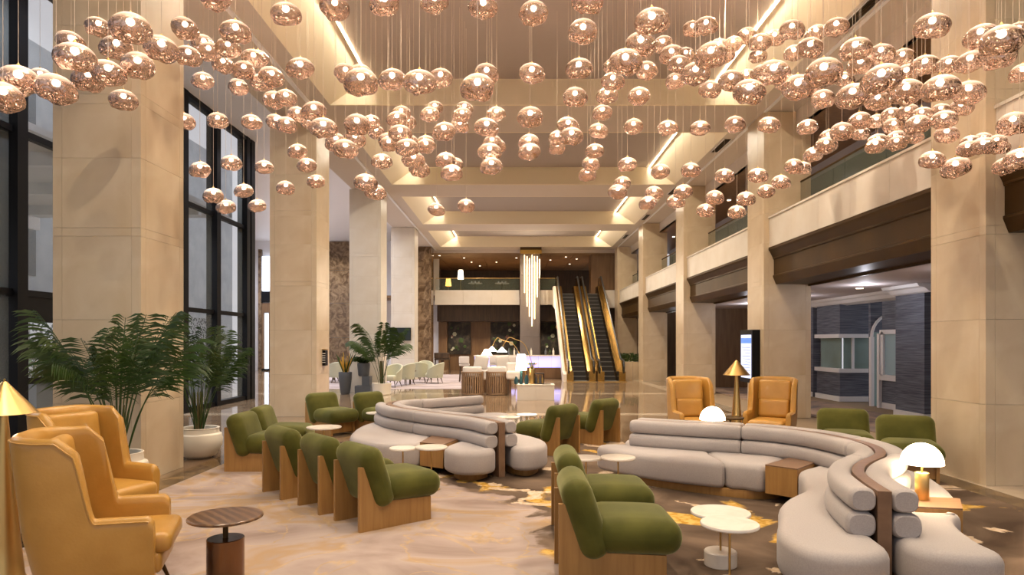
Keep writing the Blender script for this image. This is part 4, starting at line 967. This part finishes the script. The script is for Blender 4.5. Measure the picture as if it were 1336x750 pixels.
tl = thing('table_lamp', 'white glowing block-shaped lamp on the stone console', 'lamp', (gx(680, 19.0), 19.0, .44))
M().lathe([(.12, .40), (.16, .40), (.115, .86), (.001, .86), (.001, .40)], 24, close=False).build('shade', m_shade_on, tl); M().lathe([(.05, 0), (.03, .42)], 12).build('base', m_teald, tl)
tl2 = thing('table_lamp', 'cone-shaded glowing lamp at the left end of the bar counter', 'lamp', (gx(635, 29.95), 29.95, 1.052))
M().lathe([(.25, .0), (.1, .27), (.001, .27)], 24, z=.0, close=False).build('shade', m_shade_on, tl2, fix=False)
M().lathe([(.06, .0), (.03, .2)], 10).build('base', m_brass, tl2)
def vase(px, Y, prof, m_, lab, z=.44, nm='vase', cat='vase'):
    o = M().lathe(prof, 20).build(nm, m_); o.location = (gx(px, Y), Y, z); return tag(o, lab, cat)
vase(673.5, 18.98, [(.001, 0), (.05, 0), (.07, .1), (.03, .2), (.04, .22), (.001, .22)], m_teald, 'small teal ceramic vase on the stone console, left of the white lamp')
vase(687.0, 18.95, [(.001, 0), (.05, 0), (.06, .14), (.03, .25), (.03, .27), (.001, .27)], m_teald, 'small teal ceramic vase on the stone console, right of the white lamp')
fvs = thing('flower_vase', 'brass vase of yellow flowers on the stone console', 'vase', (gx(694, 19.15), 19.15, .44))
M().lathe([(.001, 0), (.07, 0), (.10, .2), (.08, .44), (.001, .44)], 20).build('vase', m_brass, fvs)
for q in range(10):
    a = q*2.4; r = .04+.1*random.random(); M().tube([(0, 0, .4), (r*math.cos(a), r*math.sin(a), .52+.1*random.random())], .008, 5).lathe([(.001, -.03), (.035, 0), (.001, .03)], 8, x=r*math.cos(a), y=r*math.sin(a), z=.58).build('flower', m_petal if q % 3 == 0 else m_leaf, fvs)
bk = thing('lantern_rack', 'dark lantern-like rack of bottles at the right of the stone console', 'rack', (gx(703.5, 19.15), 19.15, .44))
for sx in (-.13, .13):
    for sy in (-.1, .1): M().box(sx-.01, sx+.01, sy-.01, sy+.01, 0, .30).build('post', m_black, bk, False)
M().box(-.14, .14, -.11, .11, .0, .015).build('shelf', m_black, bk, False); M().box(-.14, .14, -.11, .11, .29, .305).build('shelf', m_black, bk, False)
for q in range(4): M().lathe([(.001, .015), (.028, .02), (.028, .16), (.01, .2), (.01, .25), (.001, .25)], 10, x=-.09+.06*q).build('bottle', m_brass if q % 2 else m_potg, bk)
o = M().box(-.12, .12, -.04, .04, 0, .02).build('tray', m_bronze); o.location = (gx(713, 18.95), 18.95, .44); tag(o, 'thin bronze tray lying at the right end of the stone console', 'tray')
# bar
br_ = thing('bar_counter', 'bar counter with a glowing blue-white front under the far balcony', 'bar', (0, 29.8, 0))
xb0, xb1 = gx(619, 29.8), gx(736, 29.8)
M().box(xb0-.03, xb1, -.08, .62, 1.0, 1.05).build('countertop', m_marblew, br_, False)
n = 7
for k in range(n): M().box(xb0+(xb1-xb0)*k/n+.004, xb0+(xb1-xb0)*(k+1)/n-.004, 0, .04, .50, .995).build('light_panel', m_led, br_, False)
M().box(xb0, xb1, .04, .6, 0, 1.0).build('carcass', m_brown, br_, False); M().box(xb0, xb1, 0.01, .04, .02, .49).build('kick_panel', m_brown, br_, False)
for q, px in enumerate((664, 667, 671, 675, 689, 693, 712, 717, 722)):
    o = M().lathe([(.001, 0), (.045, 0), (.045, .2), (.015, .26), (.015, .33), (.001, .33)], 10).build('bottle', [m_potg, m_glassg, m_marblew][q % 3]); o.location = (gx(px, 30.1), 30.1, 1.05)
    tag(o, 'small bottle or glass standing on the bar counter', 'bottle', 'bottles on the bar counter')
# centre pillar with the hanging light sculpture
cpil = thing('column', 'grey-brown square pillar behind the hanging light sculpture', 'column', (gx(691.5, 35.6), 36.1, 0))
for z0, z1 in ((0, 1.9), (1.9, 3.6), (3.6, 5.2), (5.2, 6.64)): M().box(-.53, .53, -.5, .5, z0+.003, z1-.003).build('stone_slab', mat('grey stone', (.22, .19, .18), .5), cpil, False)
ch = thing('light_sculpture', 'tall cascade of glowing glass tubes under a gold ceiling plate', 'chandelier', (gx(692.5, 35.2), 35.15, 0))
M().box(-.56, .56, -.24, .40, 6.50, 6.648).build('ceiling_plate', m_bronze, ch, False); M().box(-.57, .57, -.25, .41, 6.30, 6.50).build('gold_band', m_brass2, ch, False)
random.seed(5)
for i in range(8):
    for j in range(2):
        x = -.47+i*.134; c = abs(x)/.5; z1 = 6.25-random.uniform(0, .5)
        for seg in range(6):
            L_ = random.uniform(.7, 1.1); zb = z1-L_
            if zb < 1.65+abs(x-.05)/.5*3.0+random.uniform(0, .5): break
            M().lathe([(.001, zb), (.026, zb), (.026, z1), (.001, z1)], 8, x=x, y=-.16+j*.38).build('glass_tube', m_tube, ch)
            z1 = zb-random.uniform(.02, .06)
lamp('sculpture_lamp', 'AREA', (ch.location.x, 34.7, 4.4), 120, WARM, (-PI/2, 0, 0), .9, 3.2)
# upper lounge on the far balcony
for (px, py, h_, lab) in ((601, 364, .5, 'lit floor lamp with pale shade on the far balcony'), (585, 373, .42, 'yellow lit lamp on the far balcony, left one')):
    Y = 37; t = thing('balcony_lamp', lab, 'lamp', (gx(px, Y), Y, 4.2)); zt = EYE+(CY-py)*Y/F-4.2
    M().lathe([(.17, zt), (.12, zt+h_), (.001, zt+h_)], 20, close=False).build('shade', m_shade_on if h_ > .45 else mat('yellow shade', (1, .8, .3), .5, emit=(1, .66, .12), estr=2.5), t, fix=False)
    M().lathe([(.012, 0), (.012, zt+.1)], 8).build('pole', m_brass, t); M().lathe([(.001, 0), (.12, 0), (.12, .02), (.001, .02)], 16).build('base', m_brass, t)
for px, lab in ((620, 'left round lounge table with cups on the far balcony'), (655, 'right round lounge table with cups on the far balcony')):
    t = thing('lounge_table', lab, 'table', (gx(px, 37), 37, 4.2)); M().lathe([(.001, .7), (.4, .7), (.4, .73), (.001, .73)], 20).build('tabletop', m_facade, t); M().lathe([(.04, 0), (.04, .7)], 8).build('stem', m_bronze, t)
    for q in range(3): M().lathe([(.001, .73), (.04, .73), (.05, .83), (.001, .83)], 10, x=-.2+.2*q).build('cup', m_facade, t)
# television, sign and display
tv = thing('television', 'wall television with a dark screen on the fourth left column', 'television', (gx(522.5, 28.95), 28.90, 1.99))
M().box(-.46, .46, -.06, .04, -.28, .28).build('case', m_black, tv, False); M().box(-.44, .44, -.064, -.06, -.25, .26).build('screen', mat('dim screen', (.006, .012, .014), .35, col2=(.02, .035, .04), scale=2), tv, False)
sg = thing('wall_sign', 'small black sign panel on the side of the second left column', 'sign', (XL+.002, 15.15, 1.30))
M().box(0, .07, -.10, .10, -.19, .16).build('plate', m_black, sg, False)
for k in range(5): M().box(-.07, .07, -.104, -.1, .08-.05*k, .095-.05*k).build('text_line', m_white, sg, False)
M().box(0, .08, -.1, .1, .165, .19).build('cap', m_brass, sg, False)
ds = thing('digital_display', 'upright digital information display on the second right column', 'display', (XR-.002, 14.98, 1.32))
M().box(-.17, 0, -.40, .40, -.58, .60).build('case', m_black, ds, False)
M().box(-.173, -.17, -.33, .33, -.48, .49).build('screen', m_screen, ds, False)
M().box(-.176, -.173, -.33, .33, .30, .42).build('banner', mat('blue banner', (.08, .2, .6), .4, emit=(.12, .28, .8), estr=.8), ds, False)
for k in range(9): M().box(-.175, -.173, -.28, .28-.12*(k % 3), .20-.065*k, .215-.065*k).build('text_line', mat('screen text', (.3, .35, .5), .4, emit=(.35, .40, .60), estr=.5) if k == 0 else bpy.data.materials['screen text'], ds, False)
bpy.data.objects['digital_display']

# ================================================================ ESCALATORS
def escalator(xa, xb_, label):
    t = thing('escalator', label, 'escalator', ((xa+xb_)/2, 27.6, 0)); w_ = (xb_-xa)/2
    yb_, yt, H = .6, 7.1, 4.15; ns = 21; dy = (yt-yb_)/ns; dz = H/ns
    s0 = M().box(-w_+.03, w_-.03, 0, dy+.06, -.30, 0).build('step', m_step, t, False)
    e0 = M().box(-w_+.03, w_-.03, -.012, .03, -.03, .004).build('step_edge', m_stepe, s0, False)
    s0.location = (0, yb_, dz)
    for k in range(1, ns):
        o = inst(s0, 'step', (0, yb_+k*dy, (k+1)*dz), t); inst(e0, 'step_edge', (0, 0, 0), o)
    for k in range(4):
        M().box(-w_+.03, w_-.03, -.1+k*.17, -.1+k*.17+.165, .0, .02).build('landing_comb', m_stepe, t, False)
    M().box(-w_-.28, w_+.28, -.5, -.1, .001, .018).build('landing_plate', m_brass, t, False)
    def line(off): return [(-.15, off), (yb_, off), (yt, H+off), (yt+.9, H+off)]
    lo, hi = line(-.25), line(.42)
    lo[0] = (-.15, 0); lo[1] = (yb_+.2, 0)
    for s_ in (-1, 1):
        a = s_*w_; b = s_*(w_+.28)
        M().prism_x(lo+hi[::-1], min(a, b)+.001, max(a, b)-.001).build('brass_skirt', m_brass2, t, False)
        lo2, hi2 = line(.422), line(.88)
        lo2[0] = (.0, .422); hi2[0] = (.12, .88)
        M().prism_x(lo2+hi2[::-1], s_*(w_+.2)-.03, s_*(w_+.2)+.03).build('balustrade', m_brass2, t, False)
        x = s_*(w_+.2); P = [(x, .0, .25), (x, -.16, .40), (x, -.22, .62), (x, -.1, .84), (x, .12, .91), (x, yb_, .91), (x, yt, H+.91), (x, yt+.7, H+.91), (x, yt+.92, H+.8), (x, yt+.98, H+.58), (x, yt+.85, H+.38)]
        M().tube(P, .042, 8).build('handrail', m_rail, t)
        M().tube([(x, .1, .868), (x, yb_, .868), (x, yt, H+.868), (x, yt+.8, H+.868)], .03, 6).build('handrail_track', m_brass, t)
    return t
esc = escalator(2.44, 3.08, 'left of the two brass escalators')
M().prism_x([(-.1, 0), (-.1, .3), (.6, .4), (7.1, 4.57), (8.0, 4.57), (8.0, 3.6), (5.8, 3.3), (.9, 0)], -.73, -.605).build('side_cladding', m_stone2, esc, False)
escalator(3.72, 4.32, 'right of the two brass escalators')

# ================================================================ COPPER PENDANTS
def pend_mesh(seed):
    rnd = random.Random(seed); n = 26; m = 15; vs = []; fs = []
    ph = [rnd.uniform(0, 6.28) for _ in range(8)]; am = [rnd.uniform(.4, 1) for _ in range(8)]
    for j in range(m+1):
        v = j/m; a = -PI/2+PI*v                       # bottom to top
        for i in range(n):
            u = 2*PI*i/n
            r = (math.cos(a)**(.80 if a < 0 else 1.05)) if 0 < j < m else 0
            z = math.sin(a); zz = .092*z if z < 0 else .128*z
            low = max(0, min(1, (.35-z)/.9))
            wv = am[0]*math.sin(2*u+ph[0])*.05+am[1]*math.sin(3*u+ph[1]+3*v)*.045*low+am[2]*math.sin(5*u+ph[2]-6*v)*.05*low+am[3]*math.sin(7*u+ph[3]+9*v)*.035*low
            rr = .152*r*(1+wv); z2 = zz+low*(.014*am[4]*math.sin(3*u+ph[4])+.012*am[5]*math.sin(5*u+ph[5]+r*7))*(r+.15)
            z2 += .02*am[6]*math.cos(u+ph[6])*r
            vs.append((rr*math.cos(u)*(1+.06*am[7]), rr*math.sin(u), z2))
    for j in range(m):
        for i in range(n):
            k = (i+1) % n; fs.append((j*n+i, j*n+k, (j+1)*n+k, (j+1)*n+i))
    return M().add(vs, fs)
TILE = {
 (0, 0): [(512,148,130),(678,155,195),(755,135,105),(370,228,145),(388,305,195),(605,255,155),(745,245,100),(840,262,170),(860,165,112),(962,155,140),(1060,235,115),(1085,275,120),(980,298,135),(1185,255,125),(1160,340,115),(1225,172,155),(1125,0,150),(1318,310,120),(1268,370,118),(1055,425,110),(1240,457,105),(865,393,115),(715,348,165),(562,388,170),(460,420,165),(642,527,135),(95,428,195),(208,405,115),(292,472,190),(15,515,195),(957,635,108),(1132,632,105),(1308,640,105)],
 (334, 0): [(155,80,155),(410,45,150),(668,25,150),(928,18,142),(1182,45,148),(10,310,115),(30,435,120),(82,405,125),(230,362,140),(95,525,112),(155,515,115),(103,638,100),(160,655,105),(300,585,130),(215,600,100),(350,672,140),(275,640,95),(465,385,120),(545,435,175),(548,385,110),(708,420,140),(850,435,168),(960,412,125),(1152,462,172),(1200,390,130),(525,655,135),(598,640,95),(625,692,92),(515,730,115),(415,740,110),(755,595,100),(733,625,108),(790,640,90),(750,700,120),(905,600,100),(930,565,90),(978,690,125),(1060,658,96),(1072,603,98),(1085,568,92),(1250,597,98),(1200,668,125),(1228,745,100),(880,745,95),(685,735,95),(800,745,95)],
 (668, 0): [(112,75,150),(393,12,160),(370,170,150),(348,362,138),(103,388,135),(328,510,125),(95,615,135),(88,745,110),(728,118,178),(670,238,155),(785,235,105),(590,330,165),(525,350,100),(830,290,120),(870,340,120),(905,290,95),(700,372,115),(525,428,120),(495,503,113),(470,590,105),(660,505,113),(450,685,100),(632,663,102),(810,670,103),(978,672,103),(1160,652,108),(292,660,118),(310,715,125),(235,722,95),(850,425,105),(955,390,150),(1030,470,115),(1035,295,165),(1080,245,100),(1110,290,100),(940,155,105),(1010,140,120),(1150,232,100),(1220,190,100),(1290,225,115),(1280,295,95),(1140,425,135),(1220,405,105),(1235,485,165),(1300,390,120)],
 (1002, 0): [(125,160,125),(35,200,105),(250,178,110),(355,147,125),(220,255,135),(135,280,98),(30,385,165),(90,430,100),(155,462,165),(290,385,185),(230,460,105),(400,420,100),(455,262,155),(480,345,130),(588,285,130),(700,305,120),(818,345,135),(720,390,130),(590,420,195),(570,530,130),(720,487,165),(440,508,165),(285,520,120),(855,142,170),(895,467,180),(1045,490,155),(1005,565,110),(900,580,95),(940,345,125),(1050,330,145),(1105,195,155),(1215,220,205),(1200,300,165),(1305,165,110),(1325,385,120),(5,655,112),(205,665,105),(725,590,110),(640,600,95),(565,635,92),(475,635,120),(655,663,110),(800,600,100),(775,655,125),(915,628,125),(755,715,100),(930,705,118),(385,690,120),(315,720,105),(485,700,92),(665,728,110),(570,740,100),(1275,650,150),(1120,735,105),(1050,745,95),(1190,745,98)],
 (0, 188): [(1040,138,108),(1203,103,103),(1110,272,105),(1268,248,98),(1175,332,98)],
 (334, 188): [(42,125,95),(215,42,100),(265,115,98),(312,198,92),(155,232,92),(5,325,90),(410,10,100),(465,30,125),(655,95,108),(572,205,120),(622,255,112),(690,5,95),(785,25,125),(885,15,100),(820,88,118),(850,135,112),(988,90,105),(1030,115,100),(1018,155,115),(1215,45,120),(1255,15,95),(1225,120,118),(938,345,93),(1093,325,90)],
 (668, 188): [(90,45,115),(235,22,92),(430,40,100),(410,108,96),(392,162,92),(600,110,98),(772,147,100),(930,140,103),(1105,170,100),(1278,168,102),(572,208,92),(550,253,98),(740,258,93),(706,310,93),(890,252,98),(852,303,95),(1055,282,95),(1008,350,92),(1218,288,95),(1170,357,90),(1322,250,92)],
 (1002, 188): [(135,120,100),(180,130,90),(68,202,96),(235,58,98),(303,12,110),(560,15,105),(670,0,100),(855,88,123),(975,130,142),(1040,30,108),(1120,15,115),(1200,20,102),(1235,120,120),(1310,85,150)],
}
pv = []
for k in range(6):
    t = thing('pendant_lamp', '', 'pendant')
    sh = pend_mesh(100+k).build('glass_shade', m_copper, t)
    M().lathe([(.001, -.030), (.020, -.025), (.033, -.006), (.030, .012), (.017, .026), (.001, .030)], 14, z=.064).build('bulb', m_glow, t)
    M().lathe([(.001, 0), (.014, 0), (.014, .03), (.004, .045), (.001, .045)], 10, z=.112).build('cap', m_brass, t)
    M().tube([(0, 0, .15), (0, 0, 1.15)], .0022, 4).build('cable', m_cable, t, fix=False)
    pv.append((t, tree(t)))
def ceil_z(x, y):
    for a, b in COFFERS:
        if a < y < b and xs0 < x < xs1:
            if x < xi0: return ZC+(x-xs0)/(xi0-xs0)*(ZI-ZC)
            if x > xi1: return ZC+(xs1-x)/(xs1-xi1)*(ZI-ZC)
            return ZI
    if x < -5.32: return 7.5
    return ZC
ZONES = [(230, 'before the nearest left column'), (440, 'between the two nearest left columns'), (670, 'left of the ceiling centre'), (840, 'right of the ceiling centre'),
         (1010, 'left of the second right column'), (1215, 'between the two nearest right columns'), (9999, 'before the nearest right column')]
ORD = 'first second third fourth fifth sixth seventh eighth ninth tenth eleventh twelfth thirteenth fourteenth fifteenth sixteenth seventeenth eighteenth nineteenth twentieth'.split()
ORD += ['twenty-'+o for o in ORD[:9]]
cells = {}
def cell(px, py): return next(z for l, z in ZONES if px < l), 'top' if py < 110 else ('middle' if py < 185 else 'low')
for (ox, oy), lst in TILE.items():
    for q in lst: px, py = ox+q[0]/3.988, oy+q[1]/3.988; cells.setdefault(cell(px, py), []).append((px, py))
for v in cells.values(): v.sort()
def plabel(px, py):
    z, tier = cell(px, py); k = cells[(z, tier)].index((px, py))
    return 'rose copper pendant, %s from left in the %s tier %s' % (ORD[k], tier, z), 'copper pendants %s, %s tier' % (z, tier)
SPECIAL = {(334, 188, 938): 'lowest central copper pendant, left one of an isolated pair', (334, 188, 1093): 'isolated low central copper pendant, right one of the pair',
           (334, 188, 155): 'lowest copper pendant in front of the second left column', (0, 0, 642): 'single low copper pendant hanging under the cluster before the nearest left column',
           (0, 188, 1175): 'lowest copper pendant before the left steel window', (1002, 188, 975): 'lowest copper pendant beside the nearest right column', (668, 0, 728): 'large copper pendant at top centre right, apart above the dense cluster',
           (1002, 0, 855): 'large copper pendant hanging alone high before the nearest right column'}
cnt = 0; placed = []
rp = random.Random(4)
for (ox, oy), lst in TILE.items():
    for (zx, zy, zw) in lst:
        px, py, wpx = ox+zx/3.988, oy+zy/3.988, zw/3.988
        Y = F*.305/max(wpx, 22); X = (px-CX)*Y/F; Z = EYE+(CY-py)*Y/F+.0
        if X > 5.15: Y2 = 5.15*Y/X; X = 5.15; Z = EYE+(Z-EYE)*Y2/Y; Y = Y2
        if (X < -4.15 and 7.45 < Y < 9.0) or (px > 1180 and Y > 7.25 and X > 5.0): Y2 = 7.35; X = X*Y2/Y; Z = EYE+(Z-EYE)*Y2/Y; Y = Y2
        for _ in range(12):                       # never let two blobs interpenetrate
            bad = [q for q in placed if (Vector((X, Y, Z))-q).length < .27 and abs(Z-q.z) < .2]
            if not bad: break
            Y2 = Y-.12; X = X*Y2/Y; Z = EYE+(Z-EYE)*Y2/Y; Y = Y2
        placed.append(Vector((X, Y, Z))); sc_ = Y/(F*.305/max(wpx, 22))
        lab, grp = plabel(px, py); sp_ = SPECIAL.get((ox, oy, zx))
        t, tr = pv[cnt % 6]
        rz = rp.uniform(0, 6.28)
        cz = ceil_z(X, Y); L_ = (cz-Z)/sc_-.15
        if cnt < 6: o = t; o.location = (X, Y, Z); o.rotation_euler = (0, 0, rz); o['label'] = sp_ or lab; o['group'] = grp
        else: o = dup(t, (X, Y, Z), rz, sp_ or lab, grp, tr)
        o.scale = (sc_, sc_, sc_)
        if sp_: o['group'] = 'copper pendants apart from the rest'
        for c in kids(o) if cnt < 6 else [c for c in o.children]:
            if c.name.startswith('cable'): c.scale = (1, 1, L_); c.location = (0, 0, .15*(1-L_))
        cnt += 1
# ---- tell look-alikes apart by their order across the view
def by_order(group, fmt):
    L_ = [o for o in bpy.data.objects if o.get('group') == group or (o.get('label') == group)]
    L_.sort(key=lambda o: o.location.x/max(.1, o.location.y))
    for k, o in enumerate(L_): o['label'] = fmt % ORD[k]
by_order('far balcony downlights', 'tiny downlight in the brown far balcony ceiling, %s from the left')
by_order('balcony downlights', 'small round downlight in the dark balcony ceiling at right, %s from the left')
by_order('passage downlights', 'round downlight in the shop passage ceiling, %s from the left')
by_order('bottles on the bar counter', 'small bottle standing on the bar counter, %s from the left')
by_order('trees outside', 'bare young tree outside the left glass wall, %s from the left')
